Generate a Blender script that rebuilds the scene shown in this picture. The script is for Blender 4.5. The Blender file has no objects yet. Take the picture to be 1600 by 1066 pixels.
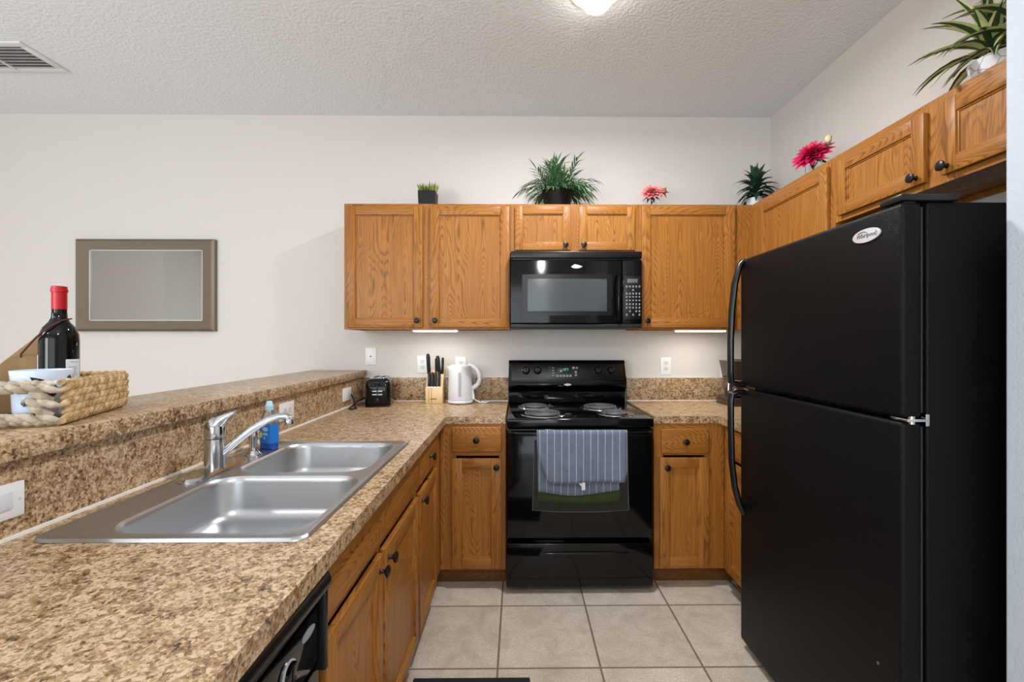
import bpy, bmesh, math, random
from mathutils import Vector, Matrix
random.seed(7)
R = math.radians
PI = math.pi
COL = bpy.context.scene.collection
SC = bpy.context.scene

# ------------------------------------------------------------------ camera, sky, lights, exposure
cam_d = bpy.data.cameras.new('camera'); cam = bpy.data.objects.new('camera', cam_d); COL.objects.link(cam)
cam.location = (0, 0, 1.318)
cam.rotation_euler = (R(90), 0, -0.01)
cam_d.sensor_width = 36; cam_d.lens = 16.0
cam_d.shift_x = -17 / 1600; cam_d.shift_y = -1 / 1600
cam_d.clip_start = 0.02
SC.camera = cam
SC.view_settings.view_transform = 'Standard'
SC.view_settings.look = 'None'
SC.view_settings.gamma = 1.0
SC.view_settings.use_curve_mapping = False
SC.view_settings.exposure = 0.12

world = bpy.data.worlds.new('world'); SC.world = world; world.use_nodes = True
bg = world.node_tree.nodes['Background']; bg.inputs[0].default_value = (0.80, 0.90, 1.0, 1); bg.inputs[1].default_value = 1.6

def area(name, loc, rot, sx, sy, power, col=(1, 1, 1), spread=180):
    l = bpy.data.lights.new(name, 'AREA'); l.shape = 'RECTANGLE'; l.size = sx; l.size_y = sy
    l.energy = power; l.color = col; l.spread = R(spread)
    o = bpy.data.objects.new(name, l); COL.objects.link(o); o.location = loc; o.rotation_euler = rot
    return o
# daylight through the rear sliding door and the rear window, and the open living side
area('door_daylight', (-0.9, -2.55, 1.25), (R(90), 0, 0), 2.2, 2.0, 24, (0.90, 0.96, 1.0))
area('window_daylight', (-3.1, -2.55, 1.45), (R(90), 0, R(-28)), 1.35, 1.4, 66, (0.90, 0.96, 1.0))
def downlight_or_fill(loc, power, kind='AREA'):
    l = bpy.data.lights.new('downlight_or_fill', kind); l.energy = power; l.color = (0.97, 0.985, 1.0)
    if kind == 'AREA': l.shape = 'DISK'; l.size = 0.14
    else: l.shadow_soft_size = 0.08
    o = bpy.data.objects.new('downlight_or_fill', l); COL.objects.link(o); o.location = loc
downlight_or_fill((0.335, 1.94, 2.715), 26)
downlight_or_fill((0.0, -0.35, 2.25), 29, 'POINT')  # added unseen fill behind the camera, brightens ceiling and right wall
downlight_or_fill((-2.6, -1.6, 2.715), 22)
# added fill light left of the frame, lifts the ceiling and right wall
pl = bpy.data.lights.new('ceiling_fill', 'POINT'); pl.energy = 25; pl.shadow_soft_size = .22; pl.color = (0.98, 0.985, 1.0)
po = bpy.data.objects.new('ceiling_fill', pl); COL.objects.link(po); po.location = (-2.5, 0.35, 1.85)

# ------------------------------------------------------------------ materials
def srgb(r, g, b):
    f = lambda c: (c / 255 / 12.92) if c / 255 <= .04045 else ((c / 255 + .055) / 1.055) ** 2.4
    return (f(r), f(g), f(b), 1)
class NT:
    def __init__(s, name):
        s.m = bpy.data.materials.new(name); s.m.use_nodes = True
        s.t = s.m.node_tree; s.b = s.t.nodes['Principled BSDF']
    def n(s, kind, **kw):
        nd = s.t.nodes.new(kind)
        for k, v in kw.items():
            if k.startswith('i_'):
                key = k[2:]
                key = int(key) if key.isdigit() else key.replace('_', ' ')
                nd.inputs[key].default_value = v
            else: setattr(nd, k, v)
        return nd
    def l(s, a, b): s.t.links.new(a, b)
    def ramp(s, fac, stops, interp='LINEAR'):
        r = s.t.nodes.new('ShaderNodeValToRGB'); r.color_ramp.interpolation = interp
        while len(r.color_ramp.elements) < len(stops): r.color_ramp.elements.new(.5)
        for e, (p, c) in zip(r.color_ramp.elements, stops): e.position = p; e.color = c
        s.l(fac, r.inputs[0]); return r.outputs[0]
    def mix(s, fac, a, b, mode='MIX'):
        m = s.t.nodes.new('ShaderNodeMix'); m.data_type = 'RGBA'; m.blend_type = mode
        for sock, v in ((m.inputs[0], fac), (m.inputs[6], a), (m.inputs[7], b)):
            if isinstance(v, (int, float, tuple)): sock.default_value = v
            else: s.l(v, sock)
        return m.outputs[2]
    def math(s, op, a, b=None):
        m = s.t.nodes.new('ShaderNodeMath'); m.operation = op
        for i, v in enumerate((a, b)):
            if v is None: continue
            if isinstance(v, (int, float)): m.inputs[i].default_value = v
            else: s.l(v, m.inputs[i])
        return m.outputs[0]
    def obj(s, scale=(1, 1, 1), loc=(0, 0, 0), rand=False):
        tc = s.t.nodes.new('ShaderNodeTexCoord'); mp = s.t.nodes.new('ShaderNodeMapping')
        mp.inputs['Scale'].default_value = scale; mp.inputs['Location'].default_value = loc
        src = tc.outputs['Object']
        if rand:
            oi = s.t.nodes.new('ShaderNodeObjectInfo'); ad = s.t.nodes.new('ShaderNodeVectorMath'); ad.operation = 'ADD'
            ml = s.math('MULTIPLY', oi.outputs['Random'], 37.0)
            s.l(src, ad.inputs[0]); s.l(ml, ad.inputs[1]); src = ad.outputs[0]
        s.l(src, mp.inputs['Vector']); return mp.outputs[0]
    def noise(s, vec, scale, detail=2, rough=.5, out=0, dist=0):
        n = s.t.nodes.new('ShaderNodeTexNoise'); n.inputs['Scale'].default_value = scale
        n.inputs['Detail'].default_value = detail; n.inputs['Roughness'].default_value = rough; n.inputs['Distortion'].default_value = dist
        s.l(vec, n.inputs['Vector']); return n.outputs[out]
    def bump(s, h, strength, dist=.01):
        b = s.t.nodes.new('ShaderNodeBump'); b.inputs['Strength'].default_value = strength; b.inputs['Distance'].default_value = dist
        s.l(h, b.inputs['Height']); s.l(b.outputs[0], s.b.inputs['Normal'])
    def set(s, **kw):
        for k, v in kw.items(): s.b.inputs[k.replace('_', ' ')].default_value = v
        return s
    def col(s, c):
        if isinstance(c, tuple): s.b.inputs['Base Color'].default_value = c
        else: s.l(c, s.b.inputs['Base Color'])
        return s
def plain(name, c, rough=.5, metal=0, **kw):
    t = NT(name); t.col(c).set(Roughness=rough, Metallic=metal, **kw); return t.m
def painted(name, c, sc, st, dist=.004):
    t = NT(name); v = t.obj(); t.col(c).set(Roughness=.75); t.b.inputs['Specular IOR Level'].default_value = .25
    t.bump(t.noise(v, sc, 3, .55), st, dist); return t.m
def oak(name, horiz=False, tone=1.0):
    t = NT(name)
    s = (0.16, 1, 1) if horiz else (1, 1, 0.16)
    p = (5, 60, 260) if horiz else (260, 60, 5)
    v = t.obj(s, rand=True); vp = t.obj(p, rand=True)
    n1 = t.noise(v, 6.0, 1.5, .42)
    rings = t.math('FRACT', t.math('MULTIPLY', n1, 64.0))
    grain = t.ramp(rings, [(0.0, (0, 0, 0, 1)), (.45, (.10, .10, .10, 1)), (.80, (1, 1, 1, 1)), (.90, (.8, .8, .8, 1)), (1.0, (0, 0, 0, 1))])
    pores = t.noise(vp, 1.0, 2, .6)
    pr = t.ramp(pores, [(.36, (0, 0, 0, 1)), (.60, (1, 1, 1, 1))])
    broad = t.noise(v, 2.2, 2)
    brk = t.ramp(t.noise(vp, .35, 2), [(.35, (.25, .25, .25, 1)), (.65, (1, 1, 1, 1))])
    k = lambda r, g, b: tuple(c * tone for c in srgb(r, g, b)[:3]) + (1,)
    base = t.mix(broad, k(166, 104, 40), k(186, 128, 58))
    c = t.mix(t.math('MULTIPLY', t.math('MULTIPLY', grain, brk), .80), base, k(98, 52, 20))
    c = t.mix(t.math('MULTIPLY', t.math('SUBTRACT', 1.0, pr), .42), c, k(110, 64, 28))
    t.col(c).set(Roughness=.40); t.b.inputs['Specular IOR Level'].default_value = .30
    t.bump(t.math('MULTIPLY', pr, 1.0), .06, .002)
    return t.m
def laminate(name):
    t = NT(name); v = t.obj()
    wv = t.n('ShaderNodeVectorMath', operation='ADD'); nz = t.n('ShaderNodeTexNoise', i_Scale=90.0); t.l(v, nz.inputs['Vector'])
    sc = t.n('ShaderNodeVectorMath', operation='SCALE'); t.l(nz.outputs['Color'], sc.inputs[0]); sc.inputs['Scale'].default_value = .010; t.l(v, wv.inputs[0]); t.l(sc.outputs[0], wv.inputs[1])
    vo = t.n('ShaderNodeTexVoronoi', i_Scale=165.0); t.l(wv.outputs[0], vo.inputs['Vector'])
    v2 = t.n('ShaderNodeTexVoronoi', i_Scale=360.0); t.l(wv.outputs[0], v2.inputs['Vector'])
    clus = t.noise(v, 26, 6, .7, dist=.6)
    r1 = t.n('ShaderNodeSeparateColor'); t.l(vo.outputs['Color'], r1.inputs[0]); r2 = t.n('ShaderNodeSeparateColor'); t.l(v2.outputs['Color'], r2.inputs[0])
    val = t.math('ADD', t.math('MULTIPLY', r1.outputs[0], .38), t.math('MULTIPLY', r2.outputs[0], .22))
    val = t.math('ADD', val, t.math('MULTIPLY', clus, 1.0))
    c = t.ramp(val, [(.42, srgb(38, 30, 24)), (.53, srgb(84, 63, 44)), (.65, srgb(136, 104, 72)), (.80, srgb(168, 136, 98)), (.98, srgb(204, 182, 148))])
    t.col(c).set(Roughness=.30); t.b.inputs['Specular IOR Level'].default_value = .5
    return t.m
def steel(name, rough=.26):
    t = NT(name); v = t.obj((6, 260, 260))
    n = t.noise(v, 3, 3, .6)
    rr = t.n('ShaderNodeMapRange', i_3=rough - .06, i_4=rough + .09); t.l(n, rr.inputs[0]); t.l(rr.outputs[0], t.b.inputs['Roughness'])
    t.col((.50, .515, .53, 1)).set(Metallic=1.0); t.bump(n, .012, .0005); return t.m
def tiles():
    t = NT('floor_tile'); v = t.obj(loc=(0.083, -1.828 + .43 * 5, 0))
    br = t.n('ShaderNodeTexBrick', offset=0.0, squash=1.0, i_Scale=1.0, i_Mortar_Size=.0045, i_Mortar_Smooth=.15, i_Brick_Width=.4145, i_Row_Height=.43, i_Bias=0.0)
    br.inputs['Color1'].default_value = (1, 1, 1, 1); br.inputs['Color2'].default_value = (.88, .88, .88, 1); br.inputs['Mortar'].default_value = (0, 0, 0, 1)
    t.l(v, br.inputs['Vector'])
    n1 = t.noise(v, 7, 8, .72, dist=.6); n2 = t.noise(v, 130, 4, .7)
    c = t.ramp(n1, [(.32, srgb(192, 177, 158)), (.52, srgb(222, 209, 191)), (.70, srgb(236, 226, 210))])
    c = t.mix(t.ramp(n2, [(.42, (.55, .55, .55, 1)), (.58, (0, 0, 0, 1))]), c, srgb(186, 169, 149))
    c = t.mix(1.0, c, br.outputs['Color'], 'MULTIPLY')
    c = t.mix(br.outputs['Fac'], c, srgb(128, 112, 96))
    t.col(c).set(Roughness=.42)
    t.bump(t.math('SUBTRACT', 1.0, br.outputs['Fac']), .35, .003); return t.m
def black_textured():
    t = NT('black_pebbled_steel'); v = t.obj(); n = t.noise(v, 420, 2, .5)
    t.col((.0035, .0035, .0038, 1)).set(Roughness=.40); t.b.inputs['Specular IOR Level'].default_value = .13; t.bump(n, .8, .0016); return t.m
def towel_mat(name, base, line):
    t = NT(name); v = t.obj(); sp = t.n('ShaderNodeSeparateXYZ'); t.l(v, sp.inputs[0])
    f = t.math('FRACT', t.math('MULTIPLY', t.math('ADD', sp.outputs[0], .03), 1 / .0365))
    st = t.math('LESS_THAN', f, .07)
    n = t.noise(v, 25, 4, .6); n2 = t.noise(v, 500, 2)
    c = t.mix(n, tuple(x * .75 for x in base[:3]) + (1,), tuple(min(1, x * 1.3) for x in base[:3]) + (1,))
    c = t.mix(st, c, line); t.col(c).set(Roughness=.95); t.bump(t.math('ADD', n2, n), .5, .003); return t.m
def leaf_mat(name, a, b, rough=.45):
    t = NT(name); v = t.obj(); n = t.noise(v, 14, 3)
    t.col(t.mix(n, a, b)).set(Roughness=rough); return t.m
def wicker(name, a, b, d):
    t = NT(name); v = t.obj(); n = t.noise(v, 45, 3); n2 = t.noise(t.obj((40, 40, 400)), 3, 2)
    c = t.ramp(n, [(.3, srgb(*a)), (.55, srgb(*b)), (.75, srgb(*d))])
    t.col(c).set(Roughness=.7); t.bump(n2, .5, .003); return t.m
def glass(name, c=(1, 1, 1, 1), rough=0.0, trans=1.0):
    t = NT(name); t.col(c).set(Roughness=rough); t.b.inputs['Transmission Weight'].default_value = trans; t.b.inputs['IOR'].default_value = 1.45; return t.m
def emit(name, c, st):
    t = NT(name); t.col((0, 0, 0, 1)); t.b.inputs['Emission Color'].default_value = c; t.b.inputs['Emission Strength'].default_value = st; return t.m
def pot_geo():
    t = NT('white_geometric_pot'); v = t.obj()
    vo = t.n('ShaderNodeTexVoronoi', feature='DISTANCE_TO_EDGE', i_Scale=22.0); t.l(v, vo.inputs['Vector'])
    ln = t.math('LESS_THAN', vo.outputs['Distance'], .035)
    t.col(t.mix(ln, srgb(236, 236, 238), srgb(176, 178, 186))).set(Roughness=.4); return t.m
def mug_mat():
    t = NT('white_glazed_ceramic'); t.col(srgb(214, 226, 246)).set(Roughness=.12); return t.m

M = dict(
    wall=painted('wall_paint', srgb(214, 209, 204), 120, .25), ceil=painted('ceiling_paint', srgb(232, 235, 240), 62, .7, .008),
    white_wall=painted('white_wall_paint', srgb(196, 203, 213), 150, .35),
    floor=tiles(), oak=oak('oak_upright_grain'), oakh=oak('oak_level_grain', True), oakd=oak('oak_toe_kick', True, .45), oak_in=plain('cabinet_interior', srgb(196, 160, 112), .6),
    lam=laminate('speckled_laminate'), caulk=plain('white_caulk', srgb(240, 236, 230), .5),
    black=plain('gloss_black', (.002, .002, .0025, 1), .08, **{'Specular_IOR_Level': .34}), blackp=plain('black_plastic', (.006, .006, .007, 1), .30, **{'Specular_IOR_Level': .4}), fridge=black_textured(),
    blackm=plain('matte_black', (.012, .012, .013, 1), .55), darkglass=plain('dark_oven_glass', (.005, .006, .006, 1), .05, **{'Specular_IOR_Level': .4}),
    mwglass=plain('grey_screened_glass', (.055, .066, .070, 1), .16), bronze=plain('dark_bronze_knob', (.022, .018, .016, 1), .32, .6),
    steel=steel('brushed_sink_steel', .33), chrome=plain('chrome', (.58, .595, .61, 1), .12, 1.0), silver=plain('silver_badge', (.72, .73, .75, 1), .28, .35),
    whitep=plain('white_plastic', srgb(218, 220, 224), .28), offwhite=plain('ivory_plate', srgb(236, 236, 236), .35), slot=plain('dark_slot', (.02, .02, .02, 1), .6),
    grey=plain('grey_print', srgb(150, 156, 162), .5), greyd=plain('dim_grey_print', srgb(86, 92, 98), .5), coil=plain('burner_coil', (.16, .16, .17, 1), .42, .5),
    pan=plain('chrome_drip_pan', (.62, .62, .63, 1), .16, 1.0), green=emit('green_display_digits', (.12, 1, .35, 1), 1.2), screen=plain('display_screen', (.012, .03, .028, 1), .1),
    lcd=plain('lcd_screen', srgb(96, 100, 98), .25), frame=plain('brushed_pewter_frame', srgb(128, 116, 102), .38, .75), mirror=plain('mirror_glass', (.44, .43, .42, 1), .015, 1.0),
    towel=towel_mat('blue_grey_towel', srgb(108, 117, 136), srgb(190, 196, 206)), blockw=oak('knife_block_wood', False, 1.0),
    wine=plain('dark_wine_glass', (.003, .005, .004, 1), .04, **{'Specular_IOR_Level': .30}), foil=plain('red_foil_capsule', srgb(176, 22, 34), .32, .25), paper=plain('bottle_label', srgb(218, 222, 226), .7),
    print=plain('faint_print', srgb(150, 156, 160), .7), mug=mug_mat(), ink=plain('dark_glaze_print', (.012, .016, .03, 1), .2), wick=wicker('water_hyacinth_weave', (150, 118, 80), (205, 170, 122), (226, 202, 164)), wickpale=wicker('greyed_weave', (140, 126, 108), (190, 176, 154), (212, 204, 190)), redcloth=plain('dark_red_cloth', srgb(96, 18, 22), .9),
    board=plain('tan_board', srgb(170, 140, 98), .7), cord=plain('dark_red_cord', srgb(84, 34, 30), .8), soap=glass('blue_dish_soap', srgb(20, 96, 205), .05, .25),
    soaplab=plain('blue_bottle_label', srgb(24, 120, 205), .35), soapclear=glass('clear_bottle_plastic', (.95, .97, 1, 1), .08, .9), soapcap=plain('pale_blue_cap', srgb(176, 214, 230), .35),
    yellow=plain('yellow_print', srgb(240, 200, 60), .5), lightblue=plain('pale_blue_print', srgb(150, 205, 240), .5),
    pale_grass=leaf_mat('yellow_green_sprigs', srgb(196, 190, 70), srgb(112, 128, 40)), dark_grass=leaf_mat('dark_green_sprigs', srgb(46, 74, 36), srgb(84, 110, 50)),
    palm=leaf_mat('palm_leaf', srgb(44, 84, 52), srgb(104, 146, 96)), drac=leaf_mat('dark_leaf', srgb(22, 48, 36), srgb(48, 84, 58)),
    varie=leaf_mat('leaf_green_centre', srgb(40, 66, 36), srgb(66, 92, 48)), cream=leaf_mat('leaf_cream_margin', srgb(188, 196, 122), srgb(222, 222, 168)),
    pink=leaf_mat('salmon_petal', srgb(222, 92, 98), srgb(240, 170, 168)), magenta=leaf_mat('magenta_petal', srgb(190, 8, 62), srgb(232, 44, 110)), stem=leaf_mat('stem_green', srgb(52, 66, 36), srgb(84, 92, 50)),
    bud=leaf_mat('cream_bud', srgb(220, 206, 150), srgb(236, 224, 180)), budr=leaf_mat('brown_bud', srgb(150, 72, 58), srgb(190, 110, 90)), vase=glass('clear_vase_glass', (.96, .99, .99, 1), .02), potblack=plain('black_woven_pot', (.010, .010, .012, 1), .45, **{'Specular_IOR_Level': .25}),
    potwhite=plain('white_pot', srgb(214, 220, 224), .35), potgeo=pot_geo(), soil=plain('soil', srgb(50, 40, 30), .9), lampglow=emit('lit_bulb', (1, .95, .86, 1), 14), stripglow=emit('lit_strip', (1, .95, .86, 1), 5), stripwarm=emit('lit_warm_strip', (1, .86, .64, 1), 5),
    trimw=plain('white_trim', srgb(238, 238, 236), .4), mat=plain('navy_black_mat', srgb(20, 28, 40), .9), ventw=plain('vent_white', srgb(222, 222, 222), .45), ventd=plain('vent_duct', srgb(124, 124, 126), .8),
    coffee=plain('brown_tinted_plastic', srgb(54, 42, 38), .15), green_reflection=leaf_mat('dull_green_reflection', srgb(44, 58, 26), srgb(62, 78, 34), .95), bodyblack=plain('painted_black_side', (.005, .005, .006, 1), .30))

# ------------------------------------------------------------------ mesh builder
class MB:
    def __init__(s): s.bm = bmesh.new(); s.mi = 0; s.X = None
    def _fin(s, verts):
        for v in verts:
            for f in v.link_faces: f.material_index = s.mi
        if s.X is not None: bmesh.ops.transform(s.bm, matrix=s.X, verts=list(verts))
    def box(s, x0, x1, y0, y1, z0, z1, bev=0, seg=2):
        r = bmesh.ops.create_cube(s.bm, size=1.0)['verts']
        for v in r: v.co = Vector((x0 + (v.co.x + .5) * (x1 - x0), y0 + (v.co.y + .5) * (y1 - y0), z0 + (v.co.z + .5) * (z1 - z0)))
        s._fin(r)
        if bev:
            e = list({e for v in r for e in v.link_edges})
            bmesh.ops.bevel(s.bm, geom=e, offset=bev, segments=seg, profile=.5, affect='EDGES')
        return s
    def ring(s, pts): return [s.bm.verts.new(p) for p in pts]
    def bridge(s, a, b, closed=True):
        n = len(a)
        for i in range(n if closed else n - 1):
            j = (i + 1) % n
            f = s.bm.faces.new((a[i], a[j], b[j], b[i])); f.material_index = s.mi
    def cap(s, a, flip=False):
        f = s.bm.faces.new(a[::-1] if flip else a); f.material_index = s.mi
    def loft(s, loops, cap0=True, cap1=True):
        rs = [s.ring(l) for l in loops]
        for a, b in zip(rs, rs[1:]): s.bridge(a, b)
        if cap0: s.cap(rs[0], True)
        if cap1: s.cap(rs[-1])
        if s.X is not None: bmesh.ops.transform(s.bm, matrix=s.X, verts=[v for r in rs for v in r])
        return s
    def lathe(s, prof, c=(0, 0, 0), axis='z', n=28, cap0=True, cap1=True):
        loops = []
        for r, h in prof:
            L = []
            for i in range(n):
                a = 2 * PI * i / n; u, w = r * math.cos(a), r * math.sin(a)
                p = {'z': (u, w, h), 'y': (u, h, -w), '-y': (u, -h, w), 'x': (h, u, w), '-x': (-h, -u, w)}[axis]
                L.append((c[0] + p[0], c[1] + p[1], c[2] + p[2]))
            loops.append(L)
        return s.loft(loops, cap0, cap1)
    def tube(s, pts, r, n=10, flat=None, cap=True, up=(0, 0, 1)):
        pts = [Vector(p) for p in pts]; k = len(pts)
        rs = r if isinstance(r, (list, tuple)) else [r] * k
        loops = []; prev = None
        for i, p in enumerate(pts):
            t = (pts[min(i + 1, k - 1)] - pts[max(i - 1, 0)]).normalized()
            if prev is None:
                u = Vector(up)
                if abs(u.dot(t)) > .95: u = Vector((1, 0, 0)) if abs(t.x) < .9 else Vector((0, 1, 0))
                a = (u - t * u.dot(t)).normalized()
            else: a = (prev - t * prev.dot(t)).normalized()
            prev = a; b = t.cross(a); fl = flat or 1.0
            loops.append([p + a * (rs[i] * math.cos(2 * PI * j / n)) + b * (rs[i] * fl * math.sin(2 * PI * j / n)) for j in range(n)])
        return s.loft(loops, cap, cap)
    def prism(s, poly, plane, d0, d1, bev=0):
        mk = {'xy': lambda u, v, d: (u, v, d), 'xz': lambda u, v, d: (u, d, v), 'yz': lambda u, v, d: (d, u, v)}[plane]
        a = s.ring([mk(u, v, d0) for u, v in poly]); b = s.ring([mk(u, v, d1) for u, v in poly])
        s.bridge(a, b); s.cap(a, True); s.cap(b)
        if s.X is not None: bmesh.ops.transform(s.bm, matrix=s.X, verts=a + b)
        if bev:
            e = [e for e in {e for v in a + b for e in v.link_edges}]
            bmesh.ops.bevel(s.bm, geom=e, offset=bev, segments=2, profile=.5, affect='EDGES')
        return s
    def sheet(s, fn, nu, nv, th=None):
        g = [[s.bm.verts.new(fn(i / nu, j / nv)) for j in range(nv + 1)] for i in range(nu + 1)]
        for i in range(nu):
            for j in range(nv):
                f = s.bm.faces.new((g[i][j], g[i + 1][j], g[i + 1][j + 1], g[i][j + 1])); f.material_index = s.mi
        return g
    def ball(s, c, r, sc=(1, 1, 1), n=14):
        v = bmesh.ops.create_uvsphere(s.bm, u_segments=n, v_segments=max(6, n // 2), radius=r)['verts']
        for q in v: q.co = Vector((c[0] + q.co.x * sc[0], c[1] + q.co.y * sc[1], c[2] + q.co.z * sc[2]))
        s._fin(v); return s
    zmin = None
    def leaf(s, base, d, up, L, w, droop, nseg=6, mats=(0, 0), tip=.0, wide=.35):
        """arched strap leaf with a folded midrib; mats = (centre, margin)"""
        base = Vector(base); d = Vector(d).normalized(); side = d.cross(Vector(up))
        if side.length < 1e-3: side = d.cross(Vector((1, 0, 0)))
        side.normalize(); p = base.copy(); rows = []
        for i in range(nseg + 1):
            t = i / nseg
            ww = w * (min(1, (t / wide) ** .7) if t < wide else max(tip, (1 - (t - wide) / (1 - wide)) ** .8)); ww = max(ww, w * .06)
            nrm = side.cross(d).normalized()
            row = [p + side * (-ww) + nrm * ww * .35, p + side * (-ww * .5) + nrm * ww * .17, p.copy(), p + side * (ww * .5) + nrm * ww * .17, p + side * ww + nrm * ww * .35]
            rows.append([s.bm.verts.new((q.x, q.y, max(q.z, s.zmin)) if s.zmin is not None else q) for q in row])
            d = (d + Vector((0, 0, -droop / nseg))).normalized(); p = p + d * (L / nseg)
        for a, b in zip(rows, rows[1:]):
            for j in range(4):
                f = s.bm.faces.new((a[j], a[j + 1], b[j + 1], b[j])); f.material_index = mats[1] if j in (0, 3) else mats[0]
    def mesh(s, name, mats, smooth=38, recalc=True):
        if recalc: bmesh.ops.recalc_face_normals(s.bm, faces=s.bm.faces)
        me = bpy.data.meshes.new(name); s.bm.to_mesh(me); s.bm.free()
        for m in (mats if isinstance(mats, (list, tuple)) else [mats]): me.materials.append(M[m] if isinstance(m, str) else m)
        if smooth:
            me.shade_smooth(); me.set_sharp_from_angle(angle=R(smooth))
        return me
def tag(o, label, cat, group=None, kind=None):
    o['label'] = label; o['category'] = cat
    if group: o['group'] = group
    if kind: o['kind'] = kind
    return o
def thing(name, label, cat, loc=(0, 0, 0), rz=0, group=None):
    o = bpy.data.objects.new(name, None); COL.objects.link(o); o.empty_display_size = .05
    o.location = loc; o.rotation_euler = (0, 0, rz); return tag(o, label, cat, group)
def frame_of(o):
    m = Matrix.Identity(4)
    while o: m = (Matrix.Translation(o.location) @ o.rotation_euler.to_matrix().to_4x4()) @ m; o = o.parent
    return m
def part(name, mb, mats, parent, world=False, smooth=38, label=None, recalc=True):
    me = mb.mesh(name, mats, smooth, recalc)
    if world: me.transform(frame_of(parent).inverted())
    o = bpy.data.objects.new(name, me); COL.objects.link(o); o.parent = parent
    if label: o['label'] = label
    return o
def solo(name, mb, mats, label, cat, loc=(0, 0, 0), rz=0, group=None, smooth=38, recalc=True):
    me = mb.mesh(name, mats, smooth, recalc); me.transform((Matrix.Translation(loc) @ Matrix.Rotation(rz, 4, 'Z')).inverted())
    o = bpy.data.objects.new(name, me); COL.objects.link(o); o.location = loc; o.rotation_euler = (0, 0, rz); return tag(o, label, cat, group)
def struct(name, mb, mats, smooth=None):
    o = bpy.data.objects.new(name, mb.mesh(name, mats, smooth)); COL.objects.link(o); o['kind'] = 'structure'; return o
def text_into(parent, name, s, size, mat, mtx, label=None, shear=0, ext=.0004):
    cu = bpy.data.curves.new(name, 'FONT'); cu.body = s; cu.size = size; cu.align_x = 'CENTER'; cu.align_y = 'CENTER'; cu.extrude = ext; cu.shear = shear
    tmp = bpy.data.objects.new('tmp_text', cu); COL.objects.link(tmp)
    bpy.context.view_layer.update()
    me = bpy.data.meshes.new_from_object(tmp.evaluated_get(bpy.context.evaluated_depsgraph_get()))
    bpy.data.objects.remove(tmp); bpy.data.curves.remove(cu); me.name = name
    me.transform(mtx); me.transform(frame_of(parent).inverted()); me.materials.clear(); me.materials.append(M[mat])
    o = bpy.data.objects.new(name, me); COL.objects.link(o); o.parent = parent
    return o
def rrect(cx, cy, hx, hy, r, z, n=6):
    L = []
    for (sx, sy, a0) in ((1, 1, 0), (-1, 1, 90), (-1, -1, 180), (1, -1, 270)):
        for i in range(n + 1):
            a = R(a0 + 90 * i / n); L.append((cx + sx * (hx - r) + r * math.cos(a), cy + sy * (hy - r) + r * math.sin(a), z))
    return L

# ------------------------------------------------------------------ room shell
XL, XR, YB, YR, ZC = -4.5, 1.70, 3.05, -2.6, 2.82
struct('floor', MB().box(-5.4, 1.82, -2.72, 3.17, -.1, 0), 'floor')
struct('ceiling', MB().box(-5.4, 1.82, -2.72, 3.17, ZC, ZC + .1), 'ceil')
struct('wall_back', MB().box(-5.4, 1.82, YB, YB + .12, 0, ZC), 'wall')
struct('wall_right', MB().box(XR, XR + .12, -2.72, YB, 0, ZC), 'wall')
w = MB(); w.box(XL - .12, XL, .25, YB, 0, ZC); w.box(XL - .62, XL - .12, .25, .37, 0, ZC); w.box(XL - .62, XL - .5, YR, .25, 0, ZC); struct('wall_left', w, 'wall')
w = MB()   # rear wall behind the camera with a sliding-door opening and a window opening
w.box(-5.4, -3.8, YR - .12, YR, 0, ZC); w.box(-2.4, -2.05, YR - .12, YR, 0, ZC); w.box(.25, XR, YR - .12, YR, 0, ZC)
w.box(-3.8, -2.4, YR - .12, YR, 0, .75); w.box(-3.8, -2.4, YR - .12, YR, 2.15, ZC); w.box(-2.05, .25, YR - .12, YR, 2.2, ZC)
struct('wall_rear', w, 'wall')
w = MB()
for (x0, x1, z0, z1) in ((-2.05, .25, 0, 2.2), (-3.8, -2.4, .75, 2.15)):
    w.box(x0, x0 + .05, YR - .09, YR - .03, z0, z1); w.box(x1 - .05, x1, YR - .09, YR - .03, z0, z1); w.box(x0, x1, YR - .09, YR - .03, z1 - .05, z1); w.box(x0, x1, YR - .09, YR - .03, z0, z0 + .04)
    w.box((x0 + x1) / 2 - .03, (x0 + x1) / 2 + .03, YR - .09, YR - .03, z0, z1)
struct('window_1', w, 'trimw')
struct('wall_fridge_side', MB().box(1.163, XR, .93, 1.075, 0, ZC, .004), 'white_wall')
# peninsula knee wall that carries the raised bar
struct('wall_peninsula', MB().box(-1.30, -1.047, -.35, YB, 0, 1.074), 'wall')

# ------------------------------------------------------------------ counters
def cells_slab(mb, xs, ys, keep, z0, z1, warp=lambda x, y: (x, y)):
    V = {}
    def v(i, j, z):
        if (i, j, z) not in V:
            x, y = warp(xs[i], ys[j]); V[(i, j, z)] = mb.bm.verts.new((x, y, z))
        return V[(i, j, z)]
    nx, ny = len(xs) - 1, len(ys) - 1
    K = lambda i, j: 0 <= i < nx and 0 <= j < ny and keep(i, j)
    for i in range(nx):
        for j in range(ny):
            if not K(i, j): continue
            mb.bm.faces.new((v(i, j, z1), v(i + 1, j, z1), v(i + 1, j + 1, z1), v(i, j + 1, z1)))
            mb.bm.faces.new((v(i, j, z0), v(i, j + 1, z0), v(i + 1, j + 1, z0), v(i + 1, j, z0)))
            for (di, dj, a, b) in ((-1, 0, (i, j), (i, j + 1)), (1, 0, (i + 1, j + 1), (i + 1, j)), (0, -1, (i + 1, j), (i, j)), (0, 1, (i, j + 1), (i + 1, j + 1))):
                if not K(i + di, j + dj): mb.bm.faces.new((v(*a, z1), v(*b, z1), v(*b, z0), v(*a, z0)))
CT = .914
ct = thing('countertop', 'long L-shaped speckled brown laminate countertop with the sink set into it', 'countertop', (-.7, .9, .876))
mb = MB()
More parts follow.
